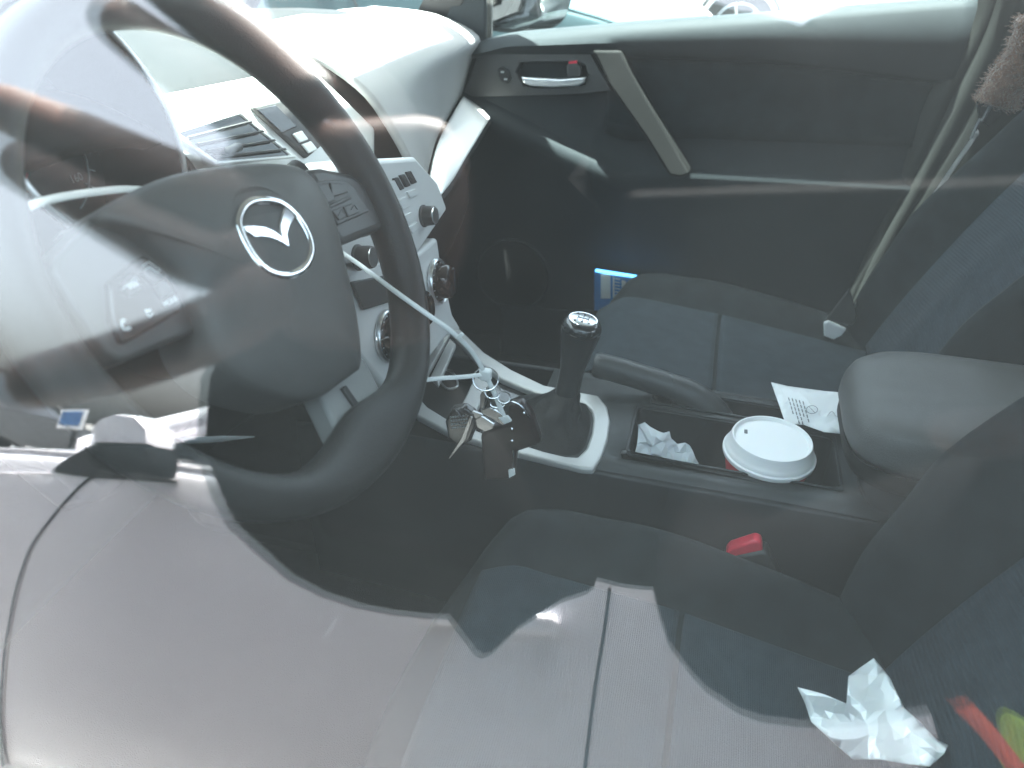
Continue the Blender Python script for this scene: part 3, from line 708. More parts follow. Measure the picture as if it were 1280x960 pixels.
# buckle of the driver's belt
bk_ = thing('seat_belt_buckle', at(930, 700, y=-.145)-V((0, 0, .08)), 'black seat belt buckle with a bright red release button beside the driver seat', 'buckle')
q = [at(*p, y=-.145) for p in [(907, 692), (913, 686), (944, 676), (952, 679), (954, 690), (948, 697), (916, 708), (908, 705)]]
MB().prism(q, V((.0, .016, 0))).build('release_button', 'red_plastic', bk_, bevel=.003, segs=3)
q = [at(*p, y=-.148) for p in [(903, 700), (950, 690), (960, 692), (985, 745), (960, 790), (925, 760)]]
MB().prism(q, V((0, .022, 0))).build('buckle_body', 'belt_black', bk_, bevel=.004)

# ------------------------------------------------------------------ passenger door
pd = thing('passenger_door', (.2, .70, .3), 'closed front passenger door with dark trim, diagonal pull handle and silver lever', 'car door')
belt = [(-.45, .86), (-.209, .895), (-.082, .928), (.15, .957), (.368, .981), (.552, 1.004), (.72, 1.024)]
seam = [(-.45, .88), (-.21, .895), (.07, .910), (.38, .917), (.68, .899), (.8, .89)]
armz = [(-.45, .87), (-.25, .832), (-.136, .795), (.0, .742), (.120, .700), (.16, .694), (.20, .703), (.273, .711), (.646, .726), (.8, .73)]
g = []
for i in range(48):
    x = -.42+1.10*i/47; zb, zs, za = lerp(belt, x), lerp(seam, x), lerp(armz, x); 
    zs = min(zs, zb-.01)
    fr = max(0, min(1, (x+.3)/.3)); 
    ad = lerp([(-.45, .662), (-.1, .655), (.1, .658), (.25, .664), (.6, .665), (.7, .665)], x)
    rowp = [(.725, zb-.01), (.700, zb+.004), (.676, zb+.002), (.664, zb-.010), (.660, (zb+zs)/2), (.668, zs+.006), (.676, zs), (.694, zs-.006), (.696, (zs+za)/2+.02), (.688, za+.050), (.681, za+.016), (ad+.006, za+.006), (ad, za-.010), (ad+.004, za-.030), (.674, za-.06), (.678, .60), (.675, .50), (.672, .42), (.665, .30)]
    zl = None; r_ = []
    for y, z in rowp:
        if zl is not None and z > zl-.002 and len(r_) > 2: z = zl-.002
        zl = z; r_.append(V((x, y, z)))
    g.append(r_)
MB().grid(g).build('door_trim', 'door_plastic', pd, solid=.004, offset=1, angle=50)
# darker cloth insert behind the pull handle
g = []
for i in range(16):
    x = .10+.555*i/15; zs, za = lerp(seam, x), lerp(armz, x); zz = [zs-.009, (zs+za)/2+.06, (zs+za)/2+.02, za+.062]
    g.append([V((x, y-.0025, z)) for y, z in zip((.692, .694, .692, .6815), zz)])
patch('cloth_insert', g, 'door_fabric', pd, 2, 3, solid=.002)
# handle plate
hy_ = .672
def dp(px, py, y=hy_): return at(px, py, y=y)
outr = [(598, 66), (640, 66), (690, 66), (738, 66), (752, 92), (764, 113), (735, 117), (690, 119), (640, 120), (590, 121), (580, 116), (590, 88)]
inn = [(651, 78), (668, 77), (695, 77), (718, 77), (732, 82), (736, 94), (731, 106), (710, 109), (690, 110), (672, 110), (655, 108), (645, 90)]
pl = MB().ring([dp(*p) for p in outr], [dp(*p) for p in inn], V((0, .012, 0))).build('handle_plate', 'grey_plastic', pd, bevel=.002)
g = [[dp(*p, y=hy_+.004) for p in inn]]
ic = sum(g[0], V())/12
g.append([ic+(p-ic)*.93+V((0, .028, 0)) for p in g[0]]); g.append([ic+(p-ic)*.3+V((0, .032, 0)) for p in g[0]])
MB().grid(g, closed_v=True, cap=False).build('handle_recess', 'button_black', pl, angle=60)
MB().prism([dp(*p, y=.664) for p in [(651, 96), (660, 97), (700, 99), (726, 97), (733, 96), (730, 104), (722, 108), (690, 110), (662, 108), (654, 104)]], V((0, .010, 0))).build('handle_lever', 'satin_chrome', pd, bevel=.0025, segs=3)
lk = MB().prism([dp(*p, y=.667) for p in [(710, 79), (722, 78), (726, 84), (726, 96), (709, 96), (708, 84)]], V((0, .012, 0))).build('lock_knob', 'grey_plastic', pd, bevel=.002)
MB().prism([dp(*p, y=.666) for p in [(711, 77), (721, 76), (721, 79), (711, 80)]], V((0, .006, 0))).build('lock_mark', 'red_plastic', lk)
sw_ = MB().prism([dp(*p, y=.669) for p in [(622, 87), (629, 84), (636, 88), (639, 98), (635, 104), (627, 102), (623, 95)]], V((0, .006, 0))).build('lock_switch', 'button_black', pd, bevel=.001)
b = MB(); b.box(dp(628, 90, .6685), (.006, .002, .003)); b.box(dp(632, 99, .6685), (.006, .002, .003)); b.build('switch_mark', 'print_grey', sw_)
# diagonal pull handle
ya = .652
o1 = [(739, 63), (777, 63), (790, 92), (812, 130), (862, 214), (862, 219), (850, 223), (836, 220), (806, 172), (762, 106)]
MB().prism([dp(*p, y=ya+(.0 if p[1] < 150 else -.018)) for p in o1], V((0, .036, 0))).build('pull_handle', 'handle_grey', pd, bevel=.006, segs=3)
# speaker, pocket
spc = at(640, 345, y=.655)
so = MB().tube([spc+V((math.cos(q), 0, math.sin(q)))*.082 for q in [2*math.pi*k/48 for k in range(48)]], .004, 8, closed=True).build('speaker_ring', 'door_plastic', pd)
MB().lathe([(.08, 0), (.06, .004), (.001, .005)], spc, (0, -1, 0), 40).build('speaker_grille', 'button_black', so)
px_ = [(-.08, .41), (.0, .415), (.025, .414), (.16, .428), (.30, .44), (.66, .47)]
g = []
for x, z in px_: g.append([V((x, .60, .28)), V((x, .598, z-.05)), V((x, .602, z-.004)), V((x, .606, z)), V((x, .612, z-.004))])
patch('map_pocket', g, 'door_plastic', pd, 3, 5, solid=.004)
# window and frame
def wy(z, yb=.725, zb=.93): return yb-(z-zb)*math.tan(TILT)
wo = [V((-.30, wy(.93), .90)), V((.74, wy(1.0), .98)), V((.70, wy(1.40), 1.40)), V((.30, wy(1.41), 1.41)), V((.02, wy(1.28), 1.28))]
MB().prism(wo, V((0, .004, 0))).build('window_pane', 'wind_glass', pd)
fr = [V((-.34, wy(.90), .88)), V((.78, wy(.98), .97)), V((.76, wy(1.44), 1.44)), V((.27, wy(1.44), 1.44)), V((-.02, wy(1.31), 1.31))]
fi = [V((-.255, wy(.90), .88)), V((.712, wy(.98), .97)), V((.685, wy(1.405), 1.405)), V((.29, wy(1.405), 1.405)), V((.02, wy(1.27), 1.27))]
MB().ring([p+V((0, -.012, 0)) for p in fr], [p+V((0, -.012, 0)) for p in fi], V((0, .03, 0))).build('window_frame', 'rubber', pd, bevel=.004)
MB().prism([at(*p, y=.69) for p in [(545, 66), (552, 40), (566, -4), (585, -50), (606, -50), (607, 20), (607, 55), (590, 63)]], V((0, .014, 0))).build('sail_trim', 'door_plastic', pd, bevel=.004)
MB().prism([at(*p, y=.715) for p in [(607, 50), (607, -40), (615, -40), (614, 47)]], V((0, .012, 0))).build('frame_strip', 'grey_plastic', pd, bevel=.002)
# outer skin
g = [[V((x, .86-.02*abs(x-.2), .20)), V((x, .885, .45)), V((x, .885, .70)), V((x, .86, .84)), V((x, .79, lerp(belt, x)-.03)), V((x, .735, lerp(belt, x)-.012))] for x in (-.55, -.2, .2, .5, .74)]
patch('outer_skin', g, 'shell_paint', pd, 3, 3, solid=.004)
# door mirror
mc = at(660, 8, y=.92)
mo = [at(*p, y=.90) for p in [(610, 36), (640, 41), (680, 39), (704, 28), (714, 8), (718, -15), (716, -50), (690, -80), (640, -85), (600, -70), (590, -20), (598, 20)]]
mo = spline(mo, 3, True); mcn = sum(mo, V())/len(mo)
mrr = MB().grid([[mcn+(p-mcn)*.96 for p in mo], [p+V((-.004, .0, 0)) for p in mo], [mcn+(p-mcn)*1.0+V((-.03, .01, 0)) for p in mo], [mcn+(p-mcn)*.8+V((-.09, .02, 0)) for p in mo], [mcn+(p-mcn)*.3+V((-.12, .02, 0)) for p in mo]], closed_v=True, cap=True).build('mirror_housing', 'car_dark', pd, angle=60)
mi = [mcn+(p-mcn)*.90+V((.004, -.004, 0)) for p in mo]
mg = MB().prism([p for p in mi], V((.003, -.002, 0))).build('mirror_glass', 'mirror_glass', mrr)

# blue booklet standing in the door pocket
bx = thing('blue_box', at(785, 372, y=.63), 'blue and white printed carton standing in the passenger door pocket', 'box')
def bb_(px, py, y=.628): return at(px, py, y=y)
MB().prism([bb_(743, 340), bb_(845, 356), bb_(845, 400), bb_(743, 400)], V((0, .018, 0))).build('carton', 'box_blue', bx, bevel=.001)
b = MB()
for u0, u1, v0, v1 in ((751, 763, 343, 373), (777, 782, 350, 372), (766, 768, 346, 372)):
    b.prism([bb_(u0, v0, .6272), bb_(u1, v0+1.5, .6272), bb_(u1, v1, .6272), bb_(u0, v1, .6272)], V((0, .0006, 0)))
b.tube([bb_(799+6*math.cos(q), 362+4*math.sin(q), .627) for q in [math.pi*k/12-.3 for k in range(14)]], .0008, 5)
for i in range(4): b.prism([bb_(786+i*7, 354+i, .6272), bb_(791+i*7, 355+i, .6272), bb_(791+i*7, 357+i, .6272), bb_(786+i*7, 356+i, .6272)], V((0, .0006, 0)))
for i in range(6): b.prism([bb_(768.5, 348+4*i, .6272), bb_(775, 349+4*i, .6272), bb_(775, 350+4*i, .6272), bb_(768.5, 349+4*i, .6272)], V((0, .0006, 0)))
b.build('carton_print', 'box_pale', bx)
wq = crumple('brown_wrapper', [(645, 458), (668, 459), (683, 464), (680, 480), (655, 482), (640, 470)], 'brown_wrap', None, lambda u, v, s: at(u, v, z=.36+.012*ridged(u*.01, v*.01, 2, 6)), step=5, seed=8)
tag(wq, 'brown and yellow wrapper on the passenger floor behind the gear surround', 'wrapper')

# ------------------------------------------------------------------ seat belt with furry cover
sb = thing('seat_belt', at(1050, 410, y=.62), 'grey passenger seat belt with a brown fluffy shoulder cover by the pillar', 'seat belt')
p0 = at(1262, 40, y=.60)+V((.0, 0, .30)); p1 = at(1275, 70, y=.585); p2 = at(1228, 150, y=.585); p3 = at(1222, 172, y=.588)
MB().tube([p0, p1, p2], .022, 12, flat=.12, up=V((1, -.3, 0))).build('webbing', 'belt_web', sb)
fp = spline([at(1300, 20, y=.575), at(1284, 70, y=.575), at(1262, 100, y=.575), at(1243, 132, y=.575)], 8)
b = MB(); g = []
for i, p in enumerate(fp):
    t = (fp[min(i+1, len(fp)-1)]-fp[max(i-1, 0)]).normalized(); x = V((0, 1, 0)); x = (x-t*x.dot(t)).normalized(); y = t.cross(x)
    row = []
    for k in range(28):
        q = 2*math.pi*k/28; r = .030*(1+.10*noise.noise(p*60+V((math.cos(q), math.sin(q), 0))*3)+.06*random.uniform(-1, 1))*(.8 if i in (0, len(fp)-1) else 1)
        row.append(p+x*(r*math.cos(q)*.7)+y*(r*math.sin(q)))
    g.append(row)
fo = b.grid(g, closed_v=True, cap=True).build('furry_cover', 'fur', sb)
# tufts: many short fibres in one mesh
b = MB()
for row in g:
    for p in row:
        for _ in range(3):
            c = sum(row, V())/len(row); d = (p-c).normalized()+V([random.uniform(-.6, .6) for _ in range(3)]); q = p+V([random.uniform(-.004, .004) for _ in range(3)])
            w = d.orthogonal().normalized()*.0007
            b.add([q-w, q+w, q+d.normalized()*.007], [(0, 1, 2)])
b.build('pile', 'fur', fo, smooth=False)
MB().prism([at(*p, y=.588) for p in [(1220, 118), (1230, 112), (1246, 130), (1252, 142), (1236, 160), (1224, 145)]], V((0, .012, 0))).build('belt_guide', 'belt_black', sb, bevel=.002)
MB().tube([at(1225, 148, y=.58), at(1219, 160, y=.58), at(1214, 173, y=.58)], .0022, 8).build('tongue', 'satin_chrome', sb)
MB().tube(spline([at(1222, 165, y=.60), at(1150, 270, y=.61), at(1090, 360, y=.60), at(1062, 395, y=.50)], 5), .02, 12, flat=.12, up=V((1, -.2, 0))).build('webbing', 'belt_web', sb)
MB().prism([at(*p, y=.475) for p in [(1030, 404), (1036, 402), (1058, 412), (1052, 420), (1042, 425), (1030, 420)]], V((0, .008, 0))).build('white_label', 'white_plastic', sb, bevel=.002)
MB().prism([at(*p, y=.475) for p in [(1032, 400), (1062, 360), (1072, 395), (1066, 408)]], V((0, .006, 0))).build('anchor_cover', 'grey_plastic', sb, bevel=.003)

# ------------------------------------------------------------------ zip tie and keys
def wr(deg, rad, h):  # near the rim
    a = R(deg); return wl(rad*math.cos(a), rad*math.sin(a), h)
zt = thing('zip_tie', at(607, 468, y=-.20), 'white plastic cable tie looped round the steering wheel rim and holding the keys', 'cable tie')
J = at(607, 468, y=-.215)
A1 = [at(422, 312, y=-.19), at(455, 335, y=-.205), at(495, 365, y=-.24), at(530, 390, y=-.248), at(565, 415, y=-.24), at(590, 440, y=-.225), J]
A2 = [at(470, 496, y=-.232), at(490, 487, y=-.262), at(520, 477, y=-.268), at(550, 473, y=-.25), at(580, 471, y=-.232), J]
MB().tube(spline(A1, 5), .0022, 8, flat=.45, up=_f).build('strap', 'tie_white', zt)
MB().tube(spline(A2, 5), .0021, 8, flat=.45, up=_f).build('strap', 'tie_white', zt)
MB().box(J, (.012, .008, .012)).build('tie_head', 'tie_white', zt, bevel=.002)
MB().box(at(575, 420, y=-.238), (.0035, .003, .008), Matrix.Rotation(R(40), 3, 'Y')).build('tie_notch', 'tie_white', zt, bevel=.0008)
k0 = at(635, 522, y=-.215)
MB().tube(spline([J, at(618, 492, y=-.216), at(630, 521, y=-.214)], 4), .0024, 8, flat=.45, up=_f).build('strap', 'tie_white', zt)
tag_ = MB().prism([at(*p, y=-.2165) for p in [(622, 522), (634, 520), (640, 527), (630, 531)]], V((0, .003, 0))).build('tag_end', 'tie_white', zt, bevel=.001)
# second white strip seen through the wheel, by the gauge
z2 = MB().tube(spline([at(-8, 280, x=-.085), at(20, 264, x=-.085), at(60, 250, x=-.086), at(110, 241, x=-.088), at(160, 236, x=-.09), at(190, 236, x=-.095)], 5), .0042, 8, flat=.35, up=_f).build('white_strip', 'tie_white')
tag(z2, 'curved white strip in front of the speedometer face', 'strip')
z3 = MB().tube(spline([at(205, 551, x=-.06), at(250, 550, x=-.065), at(285, 548, x=-.07), at(318, 546, x=-.075)], 4), [.003]*8+[.0025, .002, .0015, .001, .0005], 8, flat=.4, up=_f).build('white_strip', 'tie_white')
tag(z3, 'short thin white strip seen low through the steering wheel', 'strip')
ks = thing('key_bunch', at(605, 530, y=-.21), 'bunch of keys with black fob and dark red wallet hanging from the white cable tie', 'keys')
def ringpx(cx, cy, r, y, rad=.0007, tilt=1):
    c = at(cx, cy, y=y); s_ = r/F*(c-CAM).dot(_f)
    return MB().tube([c+_r*(s_*math.cos(q))+_u*(s_*tilt*math.sin(q)) for q in [2*math.pi*k/32 for k in range(32)]], rad, 6, closed=True)
for a in ((607, 474, 16, -.217, .0008, .9), (616, 490, 10, -.216, .0006, .8), (630, 497, 8, -.216, .0006, .9), (622, 505, 9, -.214, .0006, .5)): ringpx(*a).build('key_ring', 'key_steel', ks)
fb = MB().prism([at(*p, y=-.218) for p in [(556, 528), (564, 512), (580, 510), (592, 518), (596, 532), (588, 552), (575, 560), (560, 548)]], V((0, .012, 0))).build('key_fob', 'gloss_black', ks, bevel=.003, segs=3)
b = MB(); rnd = random.Random(7)
for i in range(4):
    for j in range(7):
        u0, v0 = 562+j*3.2+i*.8, 521+i*4.4-j*.4
        b.prism([at(u0, v0, y=-.2185), at(u0+1.8, v0-.3, y=-.2185), at(u0+2.2, v0+1.8, y=-.2185), at(u0+.4, v0+2, y=-.2185)], V((0, .0006, 0)))
b.build('fob_print', 'print_grey', fb)
MB().tube([at(*p, y=-.2195) for p in [(570, 512), (577, 522), (586, 519)]], .0014, 6).build('fob_loop', 'key_steel', fb)
def key(px, y, m='key_steel', t=.0025): return MB().prism([at(*p, y=y) for p in px], V((0, t, 0))).build('key', m, ks, bevel=.0006)
key([(594, 525), (601, 520), (618, 531), (616, 536), (606, 540), (596, 534)], -.2175)
key([(601, 513), (612, 509), (626, 517), (634, 528), (628, 532), (616, 524), (604, 518)], -.216)
key([(600, 494), (604, 486), (608, 488), (605, 510), (600, 512)], -.2165)
key([(581, 518), (592, 514), (604, 519), (600, 524), (586, 523)], -.2165)
key([(584, 528), (588, 520), (591, 522), (582, 550), (562, 574), (560, 573), (576, 549)], -.2195, 'key_steel', .001)
MB().prism([at(*p, y=-.2155) for p in [(608, 500), (618, 494), (624, 505), (618, 512), (608, 510)]], V((0, .003, 0))).build('key_cap', 'grey_plastic', ks, bevel=.001)
wq_ = MB().prism([at(*p, y=-.212) for p in [(600, 545), (606, 538), (634, 530), (634, 508), (652, 504), (664, 520), (676, 556), (645, 566), (642, 600), (604, 602)]], V((0, .014, 0))).build('wallet', 'wallet', ks, bevel=.004, segs=3)
MB().tube(spline([at(628, 506, y=-.2135), at(640, 502, y=-.2135), at(652, 508, y=-.2135), at(662, 522, y=-.2135)], 4), .0007, 6).build('wallet_wire', 'key_steel', wq_)
b = MB()
for p in ((640, 536), (640, 551), (655, 516)): MB().lathe([(.0012, 0), (.001, .0008), (.0001, .001)], at(*p, y=-.2125), -_f, 10).build('wallet_stud', 'key_steel', wq_)

MB().tube([at(641, 562, y=-.2135), at(642, 575, y=-.2135), at(640, 590, y=-.2135)], .0009, 6).build('zip_cord', 'key_steel', wq_)
MB().prism([at(*p, y=-.215) for p in [(635, 588), (643, 586), (644, 594), (636, 598)]], V((0, .0025, 0))).build('zip_pull', 'tie_white', wq_, bevel=.0008)

# ------------------------------------------------------------------ body shell of the car we look into
cs = thing('car_shell', (.3, 0, 0), 'roof, pillars, floor and windscreen of the parked car being looked into', 'car')
MB().box((.35, 0, .275), (2.5, 1.42, .03)).build('floor_carpet', 'carpet', cs)
MB().box((-.72, 0, .58), (.06, 1.42, .58)).build('firewall', 'carpet', cs)
MB().box((.05, 0, .38), (.9, .19, .18)).build('tunnel', 'carpet', cs, bevel=.04)
g = []
for x, z, w in ((-.20, 1.345, .545), (.12, 1.415, .545), (.6, 1.455, .56), (1.1, 1.44, .55), (1.6, 1.38, .50)):
    g.append([V((x, -w-.045, z-.045)), V((x, -w, z-.006)), V((x, -w*.5, z+.012)), V((x, 0, z+.016)), V((x, w*.5, z+.012)), V((x, w, z-.006)), V((x, w+.045, z-.045))])
patch('headliner', [[p-V((0, 0, .02)) for p in r] for r in g], 'headliner', cs, 4, 4, solid=.006)
patch('roof', g, 'shell_paint', cs, 4, 4, solid=.006)
wb = [V((-.80, y, .955-.02*abs(y)+.0)) + V((.16*(abs(y)/.62)**2, 0, 0)) for y in (-.62, -.3, 0, .3, .62)]
wt = [V((-.205, y, 1.345)) + V((.02*(abs(y)/.5)**2, 0, -.03*(abs(y)/.5)**2)) for y in (-.50, -.25, 0, .25, .50)]
wm = [(a+c)*.5+V((-.02, 0, .03)) for a, c in zip(wb, wt)]
patch('windscreen', [wb, wm, wt], 'wind_glass', cs, 5, 5, solid=.005)
for sgn in (-1, 1):
    MB().tube(spline([V((-.66, sgn*.665, .93)), V((-.46, sgn*.635, 1.14)), V((-.20, sgn*.575, 1.33)), V((.3, sgn*.585, 1.42))], 5), .032, 10, flat=.7).build('a_pillar', 'pillar_trim', cs)
MB().prism([at(1236, -20, y=.69), at(1256, -20, y=.69), at(1150, 235, y=.70), at(1060, 420, y=.70), at(1020, 420, y=.70), at(1108, 245, y=.70)], V((0, .02, 0))).build('door_seal', 'rubber', cs, bevel=.006)
g = []
for px_a, px_b in (((1238, -30), (1300, -30)), ((1215, 40), (1275, 40)), ((1170, 120), (1235, 140)), ((1130, 220), (1170, 240)), ((1085, 320), (1110, 330)), ((1040, 410), (1075, 420))):
    a, c = at(*px_a, y=.675), at(*px_b, y=.665); g.append([a+V((0, .02, 0)), a.lerp(c, .12), a.lerp(c, .30)+V((0, .006, 0)), a.lerp(c, .45)-V((0, .004, 0)), a.lerp(c, .7)+V((0, .002, 0)), c, c+V((.12, 0, 0))])
patch('b_pillar', g, 'pillar_trim', cs, 5, 4, solid=.01)
MB().box((1.25, .70, .62), (1.0, .05, .72)).build('rear_side', 'door_plastic', cs, bevel=.01)
MB().box((1.25, -.70, .62), (1.0, .05, .72)).build('rear_side', 'door_plastic', cs, bevel=.01)
MB().box((1.45, 0, .62), (.16, 1.3, .72), Matrix.Rotation(R(18), 3, 'Y')).build('rear_seat', 'seat_fabric', cs, bevel=.05)
MB().box((1.25, 0, .42), (.5, 1.3, .2)).build('rear_seat', 'seat_fabric', cs, bevel=.05)
for sgn in (-1, 1):
    MB().prism([V((1.55, sgn*.64, .98)), V((1.95, sgn*.62, .98)), V((1.62, sgn*.53, 1.37)), V((1.45, sgn*.54, 1.40))], V((0, sgn*.04, 0))).build('c_pillar', 'shell_paint', cs, bevel=.01)
    g = [[V((x, sgn*.86, .22)), V((x, sgn*.885, .5)), V((x, sgn*.87, .80)), V((x, sgn*.78, .96)), V((x, sgn*.70, 1.0))] for x in (.80, 1.3, 1.7, 2.05)]
    patch('rear_quarter', g, 'shell_paint', cs, 3, 3, solid=.004)
    g = [[V((x, sgn*(.84-.1*max(0, -x-1.5)), .25)), V((x, sgn*.87*(1 if x > -1.8 else .93), .55)), V((x, sgn*.82*(1 if x > -1.8 else .93), .85-.06*max(0, -x-1))), V((x, sgn*.66, .915+.10*(x+.6)*.8)), V((x, 0, .945+.12*(x+.6)*.8))] for x in (-2.1, -1.8, -1.3, -.9, -.60)]
    patch('bonnet', g, 'shell_paint', cs, 3, 3, solid=.004)
    for x in (-1.45, 1.25):
        MB().lathe([(.315, -.10), (.315, .09), (.29, .105), (.21, .105)], (x, sgn*.765, .315), (0, sgn, 0), 36).build('tyre', 'tyre', cs)
MB().box((2.08, 0, .60), (.06, 1.6, .75)).build('tailgate', 'shell_paint', cs, bevel=.03)

# driver's door with the pane we look through
dd = thing('driver_door', (.2, -.74, .3), 'closed driver side front door with raised window glass reflecting a silver car', 'car door')
def gp(x, z): return V((x, GP.y+(z-GP.z)*math.tan(TILT), z))
po = [gp(-.36, .90), gp(.80, .90), gp(.78, 1.40), gp(.34, 1.42), gp(.06, 1.34)]
pn = MB().prism(po, GN*-.004).build('window_pane', 'window_glass', dd, smooth=False)
MB().ring([p+GN*.012 for p in [gp(-.42, .885), gp(.88, .885), gp(.84, 1.43), gp(.32, 1.45), gp(.02, 1.365)]], [p+GN*.012 for p in [gp(-.355, .885), gp(.795, .885), gp(.775, 1.395), gp(.345, 1.41), gp(.065, 1.33)]], -GN*.03).build('window_frame', 'rubber', dd, bevel=.004)
g = [[V((x, -.86, .22)), V((x, -.885, .45)), V((x, -.885, .70)), V((x, -.86, .80)), V((x, -.80, .872)), V((x, -.765, .882))] for x in (-.55, -.2, .2, .5, .80)]
patch('outer_skin', g, 'shell_paint', dd, 3, 3, solid=.004)
g = [[V((x, -.735, .872)), V((x, -.715, .868)), V((x, -.705, .84)), V((x, -.70, .6)), V((x, -.70, .32))] for x in (-.42, -.1, .3, .74)]
patch('door_trim', g, 'door_plastic', dd, 3, 3, solid=.004)

# ------------------------------------------------------------------ parked cars
def car(name, cx, cy, paint, label, group='cars parked in the lot', detail=False, face=1):
    c = thing(name, (cx, cy, 0), label, 'car', group)
    def P(x, y, z): return V((cx+face*x, cy+face*y, z))
    belt_ = lambda x: .965+.052*(x+.85)
    secs = [(-2.12, .62, .60, .66), (-2.02, .76, .60, .72), (-1.75, .86, .62, .82), (-1.3, .885, .64, .90), (-.85, .885, .66, .965), (-.3, .885, .66, None), (.4, .885, .66, None), (1.1, .885, .67, None), (1.6, .88, .70, None), (1.95, .80, .74, 1.04), (2.12, .66, .74, .95)]
    g = []
    for x, w, zm, zt in secs:
        b_ = min(belt_(x), zt) if zt else belt_(x)
        k = b_/.97
        half = [(w-.06, .20), (w-.01, .34*k), (w, .50*k), (w, .70*k), (w, .86*k), (w-.003, .93*k), (w-.012, b_-.012), (w-.05, b_+.002)]
        topz = zt+.03 if zt else b_+.01
        half += [(w*.5, topz), (0, topz+.015)]
        full = [P(x, y, z) for y, z in half] + [P(x, -y, z) for y, z in reversed(half[:-1])]
        g.append(full)
    body = MB().grid(smoothgrid(g, 3, 4), cap=True).build('body', paint, c, angle=40)
    # greenhouse
    lower = [(-.86, .74), (.2, .80), (1.0, .80), (1.75, .74), (1.98, .60)]
    rf = [(.10, .53, 1.40), (.55, .57, 1.45), (1.1, .56, 1.44), (1.62, .50, 1.36)]
    g = [[P(x, s_*w, z+dz) for s_, dz in ((-1, 0), (-.9, .02), (-.5, .035), (0, .04), (.5, .035), (.9, .02), (1, 0))] for x, w, z in rf]
    patch('roof', g, paint, c, 4, 4, solid=.012)
    for sg in (-1, 1):
        q = [P(-.70, sg*.775, belt_(-.7)-.01), P(1.55, sg*.79, belt_(1.55)-.01), P(1.42, sg*.60, 1.37), P(.55, sg*.60, 1.43), P(.12, sg*.565, 1.39)]
        MB().prism(q, V((0, -sg*face*.006, 0))).build('side_window', 'tinted', c)
        MB().tube(spline([P(-.90, sg*.78, belt_(-.9)+.005), P(-.45, sg*.70, 1.17), P(.10, sg*.565, 1.40), P(.55, sg*.60, 1.445), P(1.1, sg*.595, 1.435), P(1.60, sg*.55, 1.36), P(1.95, sg*.73, 1.04)], 5), .035, 10, flat=.9).build('pillar', paint, c)
        MB().tube([P(.30, sg*.79, 1.0), P(.36, sg*.62, 1.42)], .028, 8).build('pillar', 'rubber', c)
    ws = [[P(-.90, -.72, .965), P(-.96, 0, .985), P(-.90, .72, .965)], [P(-.42, -.65, 1.19), P(-.46, 0, 1.22), P(-.42, .65, 1.19)], [P(.10, -.53, 1.40), P(.08, 0, 1.44), P(.10, .53, 1.40)]]
    patch('windscreen', ws, 'tinted', c, 5, 5, solid=.006)
    ws = [[P(1.62, -.5, 1.36), P(1.65, 0, 1.40), P(1.62, .5, 1.36)], [P(1.97, -.66, 1.04), P(2.02, 0, 1.06), P(1.97, .66, 1.04)]]
    patch('rear_window', ws, 'tinted', c, 5, 5, solid=.006)
    for x in (-1.40, 1.24):
        for sg in (-1, 1):
            wc = P(x, sg*.785, .315)
            ty = MB().lathe([(.20, -.11), (.300, -.11), (.315, -.09), (.315, .08), (.295, .104), (.21, .106)], wc, V((0, sg*face, 0)), 40).build('wheel', 'tyre', c, angle=50)
            b = MB(); b.lathe([(.21, .06), (.212, .104), (.195, .108), (.185, .07)], wc, V((0, sg*face, 0)), 36); b.lathe([(.05, .05), (.05, .1), (.01, .104)], wc, V((0, sg*face, 0)), 16)
            for k in range(7):
                a = 2*math.pi*k/7; d = V((math.cos(a), 0, math.sin(a))); b.tube([wc+d*.04+V((0, sg*face*.095, 0)), wc+d*.2+V((0, sg*face*.092, 0))], .016, 6)
            b.build('rim', 'satin_chrome', ty, angle=50)
            arch = [wc+V((math.cos(q)*.345, sg*face*.098, math.sin(q)*.345)) for q in [math.pi*k/16 for k in range(17)]]
            MB().tube(arch, .016, 6).build('wheel_arch', 'rubber', c)
    for sg in (-1, 1):
        MB().grid([[P(-2.10, sg*.50, .60), P(-1.98, sg*.70, .62), P(-1.86, sg*.80, .66)], [P(-2.13, sg*.52, .67), P(-1.99, sg*.75, .71), P(-1.80, sg*.85, .765)], [P(-2.05, sg*.54, .72), P(-1.93, sg*.73, .765), P(-1.78, sg*.82, .80)]]).build('headlight', 'lamp_glass', c, solid=.02)
        MB().prism([P(2.05, sg*.50, .82), P(2.0, sg*.76, .84), P(1.93, sg*.82, .97), P(2.03, sg*.56, .96)], V((face*.03, 0, 0))).build('tail_light', 'red_plastic', c, bevel=.01)
    MB().prism([P(-2.13, -.40, .36), P(-2.13, .40, .36), P(-2.14, .46, .50), P(-2.14, -.46, .50)], V((-face*.02, 0, 0))).build('grille', 'rubber', c, bevel=.01)
    MB().tube([P(-2.16, -.46, .52), P(-2.18, 0, .50), P(-2.16, .46, .52)], .012, 8).build('grille_bar', 'chrome', c)
